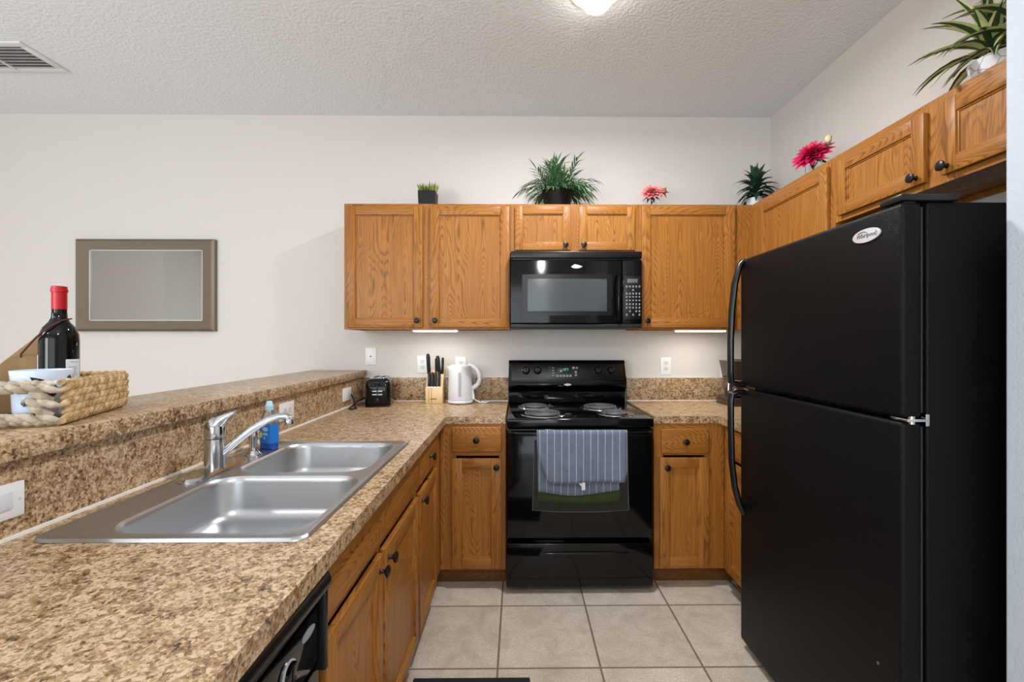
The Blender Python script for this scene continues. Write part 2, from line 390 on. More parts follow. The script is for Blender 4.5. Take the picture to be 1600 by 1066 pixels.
def warp(x, y):
    return (x + (-.021) * (y - .5) / 1.915 if abs(x + .362) < 1e-6 else x, y)
cells_slab(mb, [-1.034, -.955, -.445, -.362, -.068], [-.35, .940, 1.795, 2.415, YB - .002], lambda i, j: (i < 3 and not (i == 1 and j == 1)) or j == 3, .876, CT, warp)
part('worktop', mb, 'lam', ct, True, smooth=None)
part('backsplash', MB().box(-1.032, -.068, YB - .022, YB - .002, CT, 1.072, .002), 'lam', ct, True)
part('caulk_line', MB().box(-1.03, -.068, YB - .027, YB - .021, CT, CT + .006).box(-1.034, -1.026, -.35, YB - .03, CT, CT + .006).box(-1.03, -.068, YB - .024, YB - .002, 1.072, 1.076), 'caulk', ct, True)
cr = thing('countertop', 'short speckled brown laminate countertop between the stove and the fridge', 'countertop', (1.2, 2.6, .876))
mb = MB(); cells_slab(mb, [.722, 1.068, XR - .002], [1.972, 2.415, YB - .002], lambda i, j: i == 1 or j == 1, .876, CT); part('worktop', mb, 'lam', cr, True, smooth=None)
part('backsplash', MB().box(.722, XR - .002, YB - .022, YB - .002, CT, 1.068, .002).box(XR - .022, XR - .002, 1.972, YB - .022, CT, 1.068, .002), 'lam', cr, True)
part('caulk_line', MB().box(.722, XR - .03, YB - .027, YB - .021, CT, CT + .006).box(.722, XR - .03, YB - .024, YB - .002, 1.068, 1.072), 'caulk', cr, True)
solo('bar_splash_panel', MB().box(-1.046, -1.035, -.35, YB - .002, CT, 1.074), 'lam', 'speckled brown laminate panel rising from the sink counter to the raised bar', 'panel', (-1.04, 1.3, CT))
solo('bar_counter', MB().box(-1.376, -1.012, -.35, YB - .002, 1.076, 1.12, .003), 'lam', 'raised speckled brown laminate bar top running along the half wall', 'bar top', (-1.19, 1.3, 1.076))

# ------------------------------------------------------------------ cabinets (local frame: front at y=0 facing -y, x along width, z up)
def knob(door, x, z, y):
    mb = MB(); mb.lathe([(.009, 0), (.006, .004), (.0055, .014), (.014, .018), (.0165, .021), (.0165, .026), (.0145, .0275)], (x, y, z), '-y', 18)
    part('knob', mb, 'bronze', door)
def panel_door(cab, x0, x1, z0, z1, kn=None, st=.052, th=.019):
    mb = MB(); y1 = -.0005; y0 = -th; b = .0025
    mb.mi = 0
    mb.box(x0, x0 + st, y0, y1, z0, z1, b); mb.box(x1 - st, x1, y0, y1, z0, z1, b)
    mb.box(x0 + st - .004, x1 - st + .004, -.008, y1, z0 + st - .004, z1 - st + .004)
    # inner bead around the panel
    bw = .006
    mb.box(x0 + st - .002, x0 + st + bw, -.0125, y1, z0 + st - .002, z1 - st + .002, .003); mb.box(x1 - st - bw, x1 - st + .002, -.0125, y1, z0 + st - .002, z1 - st + .002, .003)
    mb.mi = 1
    mb.box(x0 + st, x1 - st, y0 + .0004, y1, z0, z0 + st, b); mb.box(x0 + st, x1 - st, y0 + .0004, y1, z1 - st, z1, b)
    mb.box(x0 + st, x1 - st, -.0125, y1, z0 + st - .002, z0 + st + bw, .003); mb.box(x0 + st, x1 - st, -.0125, y1, z1 - st - bw, z1 - st + .002, .003)
    d = part('door', mb, ['oak', 'oakh'], cab)
    if kn: knob(d, kn[0], kn[1], -th)
    return d
def slab_front(cab, name, x0, x1, z0, z1, kn=None, th=.019):
    mb = MB(); mb.box(x0, x1, -th, -.0005, z0, z1, .005, 3); d = part(name, mb, 'oakh', cab)
    if kn: knob(d, (x0 + x1) / 2, (z0 + z1) / 2, -th)
    return d
def cabinet(label, loc, rz, W, D, z0, z1, stiles, rails, toe=False, open_top=False, group=None, cat='cabinet', name='kitchen_cabinet', ends=(0, 0)):
    """stiles: list of (x0,x1) uprights of the face frame; rails: list of (x0,x1,z0,z1)"""
    c = thing(name, label, cat, loc, rz, group)
    mb = MB(); t = .016
    mb.mi = 0; mb.box(0, t, .019, D, z0, z1); mb.box(W - t, W, .019, D, z0, z1); mb.box(t, W - t, D - .008, D, z0, z1)
    mb.mi = 1; zb = z0 + (.02 if not toe else 0); mb.box(t, W - t, .019, D - .008, zb, zb + t)
    if not open_top: mb.box(t, W - t, .019, D - .008, z1 - t, z1)
    part('carcass', mb, ['oak', 'oakh'], c)
    mb = MB()
    mb.mi = 0
    for a, b in stiles: mb.box(a, b, 0, .0188, z0, z1, .0008, 1)
    mb.mi = 1
    for a, b, p, q in rails: mb.box(a, b, .0004, .0188, p, q, .0008, 1)
    part('face_frame', mb, ['oak', 'oakh'], c)
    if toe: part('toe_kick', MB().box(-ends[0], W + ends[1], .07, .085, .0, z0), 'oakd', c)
    return c
UT, UB = 2.134, 1.383
# uppers on the back wall
W = .988; c = cabinet('oak upper cabinet with two tall doors left of the microwave', (-1.038, 2.725, 0), 0, W, .323, UB, UT, [(0, .045), (.455, .53), (W - .03, W)], [(.045, .455, UB, UB + .035), (.53, W - .03, UB, UB + .035), (.045, .455, UT - .04, UT), (.53, W - .03, UT - .04, UT)], cat='upper cabinet')
panel_door(c, .019, .469, UB + .012, UT - .018, (.469 - .029, 1.435)); panel_door(c, .514, .984, UB + .012, UT - .018, (.514 + .033, 1.435))
x0 = -.0495; W = .770; c = cabinet('short oak upper cabinet with two small doors above the microwave', (x0, 2.725, 0), 0, W, .323, 1.838, UT, [(0, .05), (.35, .425), (W - .045, W)], [(.05, .35, 1.838, 1.87), (.425, W - .045, 1.838, 1.87), (.05, .35, UT - .04, UT), (.425, W - .045, UT - .04, UT)], cat='upper cabinet')
panel_door(c, .030, .362, 1.856, UT - .018, (.362 - .033, 1.883), .045); panel_door(c, .412, .745, 1.856, UT - .018, (.412 + .026, 1.883), .045)
x0 = .721; W = 1.408 - x0; c = cabinet('oak upper cabinet with one wide door right of the microwave', (x0, 2.725, 0), 0, W, .323, UB, UT, [(0, .045), (.545, W)], [(.045, .545, UB, UB + .035), (.045, .545, UT - .04, UT)], cat='upper cabinet')
panel_door(c, .016, .575, UB + .012, UT - .014, (.046, 1.435))
# uppers on the right wall (front faces -X)
W = 2.725 - 2.008; c = cabinet('tall oak corner upper cabinet seen above the far end of the fridge', (1.408, 2.7255, 0), R(-90), W, .29, UB, UT, [(0, .12), (W - .05, W)], [(.12, W - .05, UB, UB + .035), (.12, W - .05, UT - .04, UT)], cat='upper cabinet')
panel_door(c, .10, .688, UB + .012, UT - .034, None)
W = 2.008 - 1.078; c = cabinet('short oak upper cabinet with two doors over the fridge', (1.408, 2.0075, 0), R(-90), W, .29, 1.838, UT, [(0, .05), (.43, .56), (W - .05, W)], [(.05, .43, 1.838, 1.87), (.56, W - .05, 1.838, 1.87), (.05, .43, UT - .04, UT), (.56, W - .05, UT - .04, UT)], cat='upper cabinet')
panel_door(c, .036, .460, 1.86, UT - .034, (.460 - .028, 1.884), .05); panel_door(c, .524, .90, 1.86, UT - .034, (.524 + .022, 1.884), .05)
# base cabinets on the left run (front faces +X): local x runs to +Y
BT = .8755
W = 1.832 - .92; c = cabinet('oak sink base cabinet with a blank front panel and two doors under the sink', (-.415, .92, 0), R(90), W, .60, .10, BT, [(0, .04), (.42, .45), (W - .025, W)], [(.04, W - .025, .70, .745), (.04, W - .025, .835, BT), (.04, W - .025, .10, .14)], True, True, cat='base cabinet')
slab_front(c, 'blank_front', .022, .898, .735, .862)
panel_door(c, .030, .420, .122, .695, (.420 - .034, .657)); panel_door(c, .440, .896, .122, .695, (.440 + .032, .657))
W = 2.413 - 1.8325; c = cabinet('narrow oak base cabinet with one drawer and door between the sink and the corner', (-.415, 1.8325, 0), R(90), W, .60, .10, BT, [(0, .03), (.38, W)], [(.03, .38, .70, .745), (.03, .38, .835, BT), (.03, .38, .10, .14)], True, True, cat='base cabinet', ends=(0, .075))
slab_front(c, 'drawer', .012, .402, .735, .862, True); panel_door(c, .012, .402, .122, .695, (.012 + .030, .660))
# base cabinets on the back run
W = .347; c = cabinet('oak base cabinet with one drawer and door left of the stove', (-.4145, 2.42, 0), 0, W, .60, .10, BT, [(0, .085), (W - .035, W)], [(.085, W - .035, .705, .74), (.085, W - .035, .845, BT), (.085, W - .035, .10, .13)], True, True, cat='base cabinet', ends=(.07, 0))
slab_front(c, 'drawer', .064, .324, .728, .860, True); panel_door(c, .064, .324, .115, .694, (.324 - .024, .652))
W = 1.099 - .723; c = cabinet('oak base cabinet with one drawer and door right of the stove', (.723, 2.42, 0), 0, W, .60, .10, BT, [(0, .05), (W - .105, W)], [(.05, W - .105, .705, .74), (.05, W - .105, .845, BT), (.05, W - .105, .10, .13)], True, True, cat='base cabinet', ends=(0, .07))
slab_front(c, 'drawer', .034, .287, .718, .848, True); panel_door(c, .027, .287, .111, .696, (.061, .647))
W = 2.4195 - 1.975; c = cabinet('oak base cabinet mostly hidden behind the fridge at the right corner', (1.10, 2.4195, 0), R(-90), W, .58, .10, BT, [(0, .075), (W - .03, W)], [(.075, W - .03, .705, .74), (.075, W - .03, .845, BT), (.075, W - .03, .10, .13)], True, True, cat='base cabinet')
slab_front(c, 'drawer', .055, W - .012, .728, .86); panel_door(c, .055, W - .012, .115, .694)

# under-cabinet light strips
def strip(x0, x1, label, glow, col, pw):
    t = thing('under_cabinet_light', label, 'light', ((x0 + x1) / 2, 2.79, 1.36), 0)
    part('housing', MB().box(x0, x1, 2.765, 2.83, 1.378, 1.4025, .002), 'trimw', t, True)
    part('diffuser', MB().box(x0 + .008, x1 - .008, 2.768, 2.827, 1.370, 1.378, .003), glow, t, True)
    area('strip_lamp', ((x0 + x1) / 2, 2.80, 1.364), (0, 0, 0), x1 - x0 - .04, .04, pw, col)
strip(-.648, -.368, 'slim lit light strip under the cabinet above the knife block', 'stripglow', (1, .97, .92), 1.0)
strip(.968, 1.278, 'slim lit warm light strip under the cabinet beside the fridge', 'stripwarm', (1, .95, .86), 1.2)

# ------------------------------------------------------------------ stove
t = thing('electric_stove', 'black freestanding electric stove with coil burners between the base cabinets', 'stove', (.32, 2.7, 0))
SX0, SX1 = -.0655, .7055
part('body', MB().box(SX0, SX1, 2.405, 3.02, .03, .886, .003).box(SX0 + .03, SX0 + .07, 2.45, 2.5, 0, .03).box(SX1 - .07, SX1 - .03, 2.45, 2.5, 0, .03), 'black', t, True)
mb = MB(); mb.box(SX0 + .004, SX1 - .004, 2.345, 2.95, .868, .913, .008, 3); ck = part('cooktop', mb, 'black', t, True)
for (bx, by, br) in ((.136, 2.49, .102), (.10, 2.765, .080), (.495, 2.735, .102), (.535, 2.505, .080)):
    mb = MB()
    mb.mi = 0; mb.lathe([(br + .022, .9135), (br + .020, .9170), (br + .008, .9165), (br * .8, .9145), (.02, .9142)], (bx, by, 0), 'z', 36, False, True)
    pan = part('drip_pan', mb, 'pan', t, True)
    mb = MB(); pts = []
    for i in range(150):
        a = i / 149 * 2 * PI * (4.6 if br > .09 else 3.6); r = .020 + (br - .024) * i / 149
        pts.append((bx + r * math.cos(a), by + r * math.sin(a), .9225))
    mb.tube(pts, .0055, 6); mb.lathe([(.016, .918), (.016, .924)], (bx, by, 0), 'z', 16)
    for k in range(3):
        a = R(90 + 120 * k); mb.tube([(bx, by, .9175), (bx + br * math.cos(a), by + br * math.sin(a), .9175)], .003, 6)
    part('burner_coil', mb, 'coil', t, True)
# backguard: side profile in (y, z)
prof = [(3.03, .90), (2.955, .90), (2.962, .985), (2.948, 1.004), (2.925, 1.018), (2.918, 1.034), (2.926, 1.050), (2.962, 1.170), (2.975, 1.188), (3.03, 1.188)]
mb = MB(); mb.prism(prof, 'yz', SX0 + .003, SX1 - .010, .004); part('backguard', mb, 'black', t, True)
# the sloping control panel plane: from (2.926,1.050) to (2.962,1.170)
sl = math.atan2(.036, .120)
PANEL = Matrix.Translation((.316, 2.9255 + .018, 1.110)) @ Matrix.Rotation(-sl, 4, 'X')      # local x right, z up the panel, -y towards room
def on_panel(name, mb, mat, label=None): 
    for v in mb.bm.verts: v.co = PANEL @ v.co
    return part(name, mb, mat, t, True, label=label)
on_panel('control_panel', MB().box(-.36, .36, -.0030, .002, -.052, .058, .0012), 'blackp')
for kx in (-.268, -.192, .199, .285):
    mb = MB(); mb.lathe([(.026, .003), (.026, .005), (.020, .009), (.019, .024), (.017, .027)], (kx, 0, .012), '-y', 24); mb.box(kx - .005, kx + .005, -.034, -.022, -.008, .032, .002); on_panel('knob', mb, 'black')
    mb = MB()
    for k in range(9):
        a = R(-40 + 260 * k / 8); mb.box(kx + .033 * math.cos(a) - .0016, kx + .033 * math.cos(a) + .0016, -.0036, -.0028, .012 + .033 * math.sin(a) - .0016, .012 + .033 * math.sin(a) + .0016)
    on_panel('dial_marks', mb, 'greyd')
on_panel('display', MB().box(-.062, .022, -.0045, -.0028, -.002, .040, .001), 'screen')
mb = MB()
for i, (sx, segs) in enumerate(((-.030, 'bc'), (-.016, 'abged'), (-.002, 'abc'))):
    H, Wd = .014, .007; z = .012
    for sgn in segs:
        a = {'a': (sx, sx + Wd, z + H - .0015, z + H), 'g': (sx, sx + Wd, z + H / 2 - .0008, z + H / 2 + .0008), 'd': (sx, sx + Wd, z, z + .0015), 'b': (sx + Wd - .0015, sx + Wd, z + H / 2, z + H), 'c': (sx + Wd - .0015, sx + Wd, z, z + H / 2), 'e': (sx, sx + .0015, z, z + H / 2), 'f': (sx, sx + .0015, z + H / 2, z + H)}[sgn]
        mb.box(a[0], a[1], -.0052, -.0046, a[2], a[3])
on_panel('clock_digits', mb, 'green')
for i in range(5): on_panel('touch_button', MB().box(-.072 + i * .021, -.056 + i * .021, -.0040, -.0028, -.030, -.016, .0004, 1), 'grey')
for r_, bx_, bz_ in ((.009, .042, .030), (.007, .064, .030), (.008, .056, .002), (.008, .056, -.018)):
    on_panel('touch_button', MB().lathe([(r_, .0028), (r_, .0042)], (bx_, 0, bz_), '-y', 16), 'grey')
for i in range(4): on_panel('touch_button', MB().box(-.098, -.084, -.0036, -.0028, -.024 + i * .017, -.018 + i * .017), 'grey')
for i in range(6): on_panel('printed_mark', MB().box(-.122, -.108, -.0036, -.0028, -.036 + i * .014, -.033 + i * .014), 'greyd')
mb = MB(); L = [(.024 * math.cos(a) * (1 if math.cos(a) > 0 else 1), .0085 * math.sin(a) * (1 - .4 * abs(math.cos(a)))) for a in [2 * PI * i / 24 for i in range(24)]]
mb.prism([(.316 + u, 1.034 + v) for u, v in L], 'xz', 2.914, 2.920); part('badge', mb, 'silver', t, True, label='silver leaf-shaped badge')
# oven door
mb = MB(); mb.box(SX0 + .003, SX1 - .003, 2.362, 2.404, .288, .862, .010, 3); dr = part('oven_door', mb, 'black', t, True)
mb = MB(); mb.mi = 0
mb.prism([(.074, .436), (.20, .428), (.325, .426), (.45, .428), (.574, .436), (.566, .80), (.084, .80)], 'xz', 2.3605, 2.3625); mb.mi = 1
mb.tube([(.084, 2.3605, .80), (.074, 2.3605, .436), (.20, 2.3605, .428), (.325, 2.3605, .426), (.45, 2.3605, .428), (.574, 2.3605, .436), (.566, 2.3605, .80)], .0022, 6, cap=True)
part('oven_window', mb, ['darkglass', 'greyd'], dr, True)
hb = MB(); hb.tube([(-.045, 2.362, .842), (-.03, 2.322, .843), (.02, 2.306, .844), (.32, 2.302, .844), (.62, 2.306, .844), (.67, 2.322, .843), (.685, 2.362, .842)], .0115, 12, flat=.9)
part('handle', hb, 'black', dr, True)
mb = MB(); mb.box(SX0 + .003, SX1 - .003, 2.362, 2.404, .036, .262, .006, 3)
sd = part('storage_drawer', mb, 'black', t, True)
mb = MB(); n = 24; top = [(.11 + .49 * i / n, .226 + .0 * i) for i in range(n + 1)]; bot = [(.11 + .49 * i / n, .226 - .018 * math.sin(PI * i / n) ** .6) for i in range(n + 1)]
L0 = []
for i in range(1, n):
    x = .11 + .49 * i / n; h = .017 * math.sin(PI * i / n) ** .6
    L0.append([(x, 2.361, .214 + h * .5), (x, 2.361 - .6 * h, .214 + h * .15), (x, 2.361 - .75 * h, .214 - h * .2), (x, 2.361, .214 - h * .5)])
mb.loft(L0); part('handle', mb, 'black', sd, True, label='curved pull lip on the drawer')
# towel folded over the oven handle
tw = thing('dish_towel', 'blue-grey striped dish towel folded over the oven door handle', 'towel', (.32, 2.30, .855))
mb = MB()
def front(u, v):
    z = .858 - v * .257; xl = .093 + .060 * max(0, v - .25) ** 1.5 / .65; xr = .549 - .012 * max(0, v - .8) / .2
    x = xl + (xr - xl) * u
    return (x, 2.286 + .004 * math.sin(u * 9 + v * 2) * v - .002 * math.sin(u * 23) * v, z + (-.004 * math.sin(u * 5 + 1)) * v)
def over(u, v):
    a = PI * v; x = .093 + .456 * u
    return (x, 2.303 - .017 * math.cos(a), .858 + .004 * math.sin(a))
def back(u, v):
    z = .858 - v * (.305 + .03 * math.sin(PI * (u * .9 + .1))); x = .093 + .002 + .43 * u
    return (x + .012 * v * (.5 - u), 2.330 + .004 * math.sin(u * 11) * v, z)
mb.sheet(front, 26, 18); mb.sheet(over, 26, 6); mb.sheet(back, 26, 18)
bmesh.ops.remove_doubles(mb.bm, verts=mb.bm.verts, dist=.0012)
o = part('cloth', mb, 'towel', tw, True, smooth=80); sm = o.modifiers.new('thick', 'SOLIDIFY'); sm.thickness = .003; sm.offset = 0
mb = MB(); mb.prism([(.318, .602), (.336, .602), (.336, .565), (.318, .565)], 'xz', 2.2835, 2.285); mb.prism([(.300, .604), (.308, .606), (.320, .590), (.316, .584)], 'xz', 2.2835, 2.285); part('care_tag', mb, 'whitep', tw, True, label='white sewn tag')

tg = thing('oven_reflection_sheet', 'dull green sheet below the striped towel, added for a reflection in the oven window', 'cloth', (.30, 2.35, .82))  # added sheet: its green colour paints a reflection in the oven window
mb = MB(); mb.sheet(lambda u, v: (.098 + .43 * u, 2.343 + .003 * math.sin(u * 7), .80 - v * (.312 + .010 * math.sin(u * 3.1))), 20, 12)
o = part('cloth', mb, 'green_reflection', tg, True, smooth=80); sm = o.modifiers.new('thick', 'SOLIDIFY'); sm.thickness = .002; sm.offset = 0  # stand-in surface for the green reflection
# ------------------------------------------------------------------ microwave
t = thing('microwave', 'black over-the-range microwave hung below the short cabinet', 'microwave', (.337, 2.85, 1.392))
MX0, MX1, MY = -.044, .7195, 2.645
part('body', MB().box(MX0, MX1, MY + .02, YB - .002, 1.398, 1.836, .003), 'black', t, True)
mb = MB(); mb.box(MX0, MX1, MY - .005, MY + .02, 1.797, 1.836, .004)
for i in range(3): mb.box(MX0 + .01, MX1 - .01, MY + .002, MY + .02, 1.787 + i * .003, 1.7885 + i * .003)
part('vent_grille', mb, 'blackp', t, True)
def bow(x, y0, k=.018): return y0 - k * (1 - ((x - .26) / .31) ** 2)
mb = MB(); N = 20; lo = []
for i in range(N + 1):
    x = MX0 + (.600 - MX0) * i / N; yf = bow(x, MY); lo.append([(x, MY + .02, 1.414), (x, yf + .006, 1.414), (x, yf, 1.420), (x, yf, 1.779), (x, yf + .006, 1.785), (x, MY + .02, 1.785)])
mb.loft(lo); dr = part('door', mb, 'black', t, True)
mb = MB(); lo = []
for i in range(N + 1):
    x = .022 + (.545 - .022) * i / N; yf = bow(x, MY) - .0012; lo.append([(x, yf + .002, 1.462), (x, yf, 1.462), (x, yf, 1.700), (x, yf + .002, 1.700)])
mb.loft(lo); part('window_surround', mb, 'blackp', dr, True)
mb = MB(); lo = []
for i in range(N + 1):
    x = .054 + (.514 - .054) * i / N; yf = bow(x, MY) - .002; lo.append([(x, yf + .002, 1.487), (x, yf, 1.487), (x, yf, 1.674), (x, yf + .002, 1.674)])
mb.loft(lo); part('window', mb, 'mwglass', dr, True)
mb = MB(); mb.tube([(.583, MY - .004, 1.700), (.580, MY - .026, 1.688), (.578, MY - .036, 1.64), (.577, MY - .038, 1.57), (.578, MY - .036, 1.50), (.580, MY - .026, 1.452), (.583, MY - .004, 1.440)], .010, 12, flat=.8); part('handle', mb, 'black', dr, True)
mb = MB(); mb.box(.606, MX1, MY - .004, MY + .02, 1.414, 1.785, .006, 3); cp = part('control_panel', mb, 'black', t, True)
part('keypad', MB().box(.616, .713, MY - .0052, MY - .0035, 1.440, 1.692, .001), 'blackp', cp, True)
part('display', MB().box(.634, .694, MY - .0062, MY - .0045, 1.652, 1.676, .001), 'lcd', cp, True)
mb = MB()
for r in range(9):
    for q in range(5):
        if (r, q) in ((1, 0), (1, 1), (1, 3), (1, 4), (7, 0), (7, 2), (8, 1), (8, 3)): continue
        x = .626 + q * .0185; z = 1.634 - r * .0205
        mb.box(x, x + .0085, MY - .0058, MY - .0050, z - .005, z + .002)
        if r not in (3, 4): mb.box(x - .001, x + .0095, MY - .0058, MY - .0050, z - .0085, z - .007)
part('key_marks', mb, 'grey', cp, True)
mb = MB(); mb.prism([(.338 + .034 * u, 1.745 + v) for u, v in [(-1, -.002), (-.7, .006), (-.35, .012), (.1, .010), (.5, .006), (1, 0), (.75, -.006), (.3, -.011), (-.2, -.012), (-.65, -.009)]], 'xz', bow(.338, MY) - .004, bow(.338, MY) + .002, .001); part('badge', mb, 'silver', dr, True, label='silver leaf-shaped badge')
part('bottom_plate', MB().box(MX0 + .004, MX1 - .004, MY + .006, YB - .01, 1.390, 1.398).box(MX0, MX1, MY - .004, MY + .02, 1.392, 1.413, .004), 'blackm', t, True)

# ------------------------------------------------------------------ fridge
t = thing('refrigerator', 'large black top-freezer refrigerator standing on the right', 'fridge', (1.3, 1.54, 0))
FY0, FY1 = 1.125, 1.955
part('body', MB().box(1.030, 1.685, FY0 + .012, FY1, .035, 1.668, .006, 3).box(1.012, 1.03, FY0 + .03, FY1 - .02, .05, 1.66), 'fridge', t, True)
part('kick_grille', MB().box(1.0, 1.03, FY0 + .02, FY1 - .01, .004, .035), 'blackm', t, True)
part('foot', MB().lathe([(.018, 0), (.018, .035)], (1.05, FY0 + .06, 0)), 'blackm', t, True); part('foot', MB().lathe([(.018, 0), (.018, .035)], (1.05, FY1 - .06, 0)), 'blackm', t, True)
part('foot', MB().lathe([(.018, 0), (.018, .035)], (1.64, FY0 + .06, 0)), 'blackm', t, True); part('foot', MB().lathe([(.018, 0), (.018, .035)], (1.64, FY1 - .06, 0)), 'blackm', t, True)
def fdoor(name, z0, z1):
    mb = MB(); lo = []
    for i in range(9):
        y = FY0 + (FY1 - FY0) * i / 8; xf = .960 + .0
        lo.append(None)
    mb.box(.957, 1.010, FY0, FY1, z0, z1, .012, 4); return part(name, mb, 'fridge', t, True)
fz = fdoor('freezer_door', 1.124, 1.664); fd = fdoor('fridge_door', .034, 1.112)
part('door_seal', MB().box(1.010, 1.022, FY0 + .015, FY1 - .015, .05, 1.10), 'blackm', fd, True); part('door_seal', MB().box(1.010, 1.022, FY0 + .015, FY1 - .015, 1.135, 1.655), 'blackm', fz, True)
hy = 1.925
mb = MB(); mb.tube([(.965, hy + .01, 1.660), (.945, hy + .008, 1.640), (.922, hy + .004, 1.56), (.908, hy, 1.45), (.902, hy, 1.32), (.902, hy, 1.18), (.905, hy, 1.142), (.930, hy, 1.132), (.962, hy, 1.130)], [.012, .013, .013, .013, .013, .013, .013, .013, .013], 12, flat=1.35, up=(1, 0, 0)); part('handle', mb, 'blackp', fz, True)
mb = MB(); mb.tube([(.962, hy, 1.098), (.930, hy, 1.098), (.908, hy, 1.088), (.903, hy, 1.06), (.903, hy, .95), (.907, hy, .80), (.920, hy + .003, .70), (.942, hy + .006, .62), (.962, hy + .008, .58)], .0165, 12, flat=.75, up=(0, 1, 0)); part('handle', mb, 'blackp', fd, True)
mb = MB(); mb.box(.958, 1.105, FY0 + .002, FY0 + .075, 1.668, 1.686, .005); mb.box(.972, 1.0, FY0 + .012, FY0 + .06, 1.660, 1.670); part('top_hinge_cover', mb, 'blackp', t, True)
mb = MB(); mb.box(.968, 1.018, FY0 - .002, FY0 + .05, 1.1145, 1.1215, .001); mb.lathe([(.008, 1.108), (.008, 1.128)], (.985, FY0 + .006, 0), 'z', 14); mb.box(1.018, 1.0285, FY0 + .002, FY0 + .018, 1.103, 1.133, .001); part('centre_hinge', mb, 'chrome', t, True, label='chrome hinge between the two doors')
by, bz = 1.240, 1.606
mb = MB(); mb.prism([(by + .050 * math.cos(a), bz + .0185 * math.sin(a)) for a in [2 * PI * i / 40 for i in range(40)]], 'yz', .9535, .958, .001)
bd = part('badge', mb, 'silver', fz, True, label='oval silver badge with script lettering')
FACE = Matrix(((0, 0, -1, .9532), (-1, 0, 0, by), (0, 1, 0, bz), (0, 0, 0, 1)))
text_into(bd, 'lettering', 'Whirlpool', .0165, 'greyd', FACE, shear=.25)
mb = MB(); mb.tube([(.9530, by + .040 * math.cos(a), bz + .0135 * math.sin(a)) for a in [R(150 + 60 * i / 14) for i in range(15)]] , .0006, 5)
part('swoosh', mb, 'greyd', bd, True); mb = MB()
mb.tube([(.9530, by + .028 - .03 * i / 10, bz + .0085 + .003 * math.sin(PI * i / 10)) for i in range(11)], .0011, 5); part('swoosh', mb, 'greyd', bd, True)
part('bottom_hinge_screw', MB().lathe([(.004, 0), (.004, .002)], (.957, 1.20, .46), '-x', 10), 'greyd', fd, True)

# ------------------------------------------------------------------ dishwasher
t = thing('dishwasher', 'black built-in dishwasher under the counter at bottom left', 'dishwasher', (-.7, .61, 0))
DX = -.392
part('tub', MB().box(-1.0, -.43, .315, .915, .02, .868), 'blackm', t, True)
part('door', MB().box(-.43, -.398, .315, .915, .11, .675, .004), 'black', t, True)
part('toe_panel', MB().box(-.48, -.46, .315, .915, .0, .105), 'blackm', t, True)
mb = MB(); mb.box(-.43, DX - .012, .315, .915, .685, .868, .004)
mb.box(-.405, DX + .012, .903, .915, .665, .862, .003); mb.box(-.405, DX + .008, .315, .325, .685, .866, .003)
cp = part('control_panel', mb, 'blackp', t, True)
mb = MB(); mb.tube([(DX - .003, .317, .840), (DX - .003, .913, .840)], .0245, 18, flat=.9); part('handle', mb, 'blackp', t, True, label='rounded bar grip along the top')
mb = MB(); mb.box(DX - .014, DX - .002, .33, .898, .690, .795, .003); fp = part('fascia', mb, 'black', t, True)
mb = MB(); mb.lathe([(.0225, -.003), (.0225, .0005), (.0205, .001)], (DX, .785, .745), 'x', 32); part('dial_ring', mb, 'silver', fp, True)
mb = MB(); mb.lathe([(.0198, 0), (.019, .005), (.017, .006)], (DX, .785, .745), 'x', 28); mb.box(DX + .005, DX + .008, .782, .788, .729, .761, .001); part('dial', mb, 'black', fp, True)
mb = MB(); mb.prism([(.858 + .026 * math.cos(a), .768 + .009 * math.sin(a)) for a in [2 * PI * i / 30 for i in range(30)]], 'yz', DX - .003, DX - .001); part('badge', mb, 'grey', fp, True, label='grey oval badge')

# ------------------------------------------------------------------ sink, faucet, sprayer
t = thing('kitchen_sink', 'double-bowl stainless steel drop-in sink set in the counter', 'sink', (-.7, 1.36, CT))
cx, cy, hx, hy_ = -.706, 1.360, .278, .446
mb = MB()
o0 = rrect(cx, cy, hx, hy_, .03, CT + .0008); o1 = rrect(cx, cy, hx - .004, hy_ - .004, .028, CT + .007); o2 = rrect(cx, cy, hx - .010, hy_ - .010, .024, CT + .0075); o3 = rrect(cx, cy, hx - .017, hy_ - .017, .018, CT + .0035)
rs = [mb.ring(l) for l in (o0, o1, o2, o3)]
for a, b in zip(rs, rs[1:]): mb.bridge(a, b)
edges = []
def loop_edges(r):
    return [mb.bm.edges.get((r[i], r[(i + 1) % len(r)])) or mb.bm.edges.new((r[i], r[(i + 1) % len(r)])) for i in range(len(r))]
edges += loop_edges(rs[-1])
bowls = []
for (bx0, bx1, by0, by1) in ((-.878, -.452, .952, 1.352), (-.878, -.470, 1.388, 1.782)):
    bcx, bcy, bhx, bhy = (bx0 + bx1) / 2, (by0 + by1) / 2, (bx1 - bx0) / 2, (by1 - by0) / 2
    lo = [rrect(bcx, bcy, bhx, bhy, .075, CT + .0035)]
    for (ins, dz, rr) in ((.003, -.001, .073), (.006, -.006, .071), (.008, -.014, .069), (.014, -.085, .066), (.019, -.100, .062), (.030, -.111, .055), (.046, -.116, .045), (.075, -.118, .03)):
        lo.append(rrect(bcx, bcy, bhx - ins, bhy - ins, rr, CT + dz))
    q = [mb.ring(l) for l in lo]; edges += loop_edges(q[0])
    for a, b in zip(q, q[1:]): mb.bridge(a, b)
    mb.cap(q[-1]); bowls.append((bcx, bcy))
bmesh.ops.triangle_fill(mb.bm, edges=edges, use_beauty=True)
o = part('basin', mb, 'steel', t, True, smooth=50)
for bcx, bcy in bowls:
    mb = MB(); mb.lathe([(.044, CT - .1178), (.042, CT - .1155), (.034, CT - .1165), (.028, CT - .1172)], (bcx, bcy, 0), 'z', 28); part('drain', mb, 'chrome', t, True)
DZ = CT + .0037
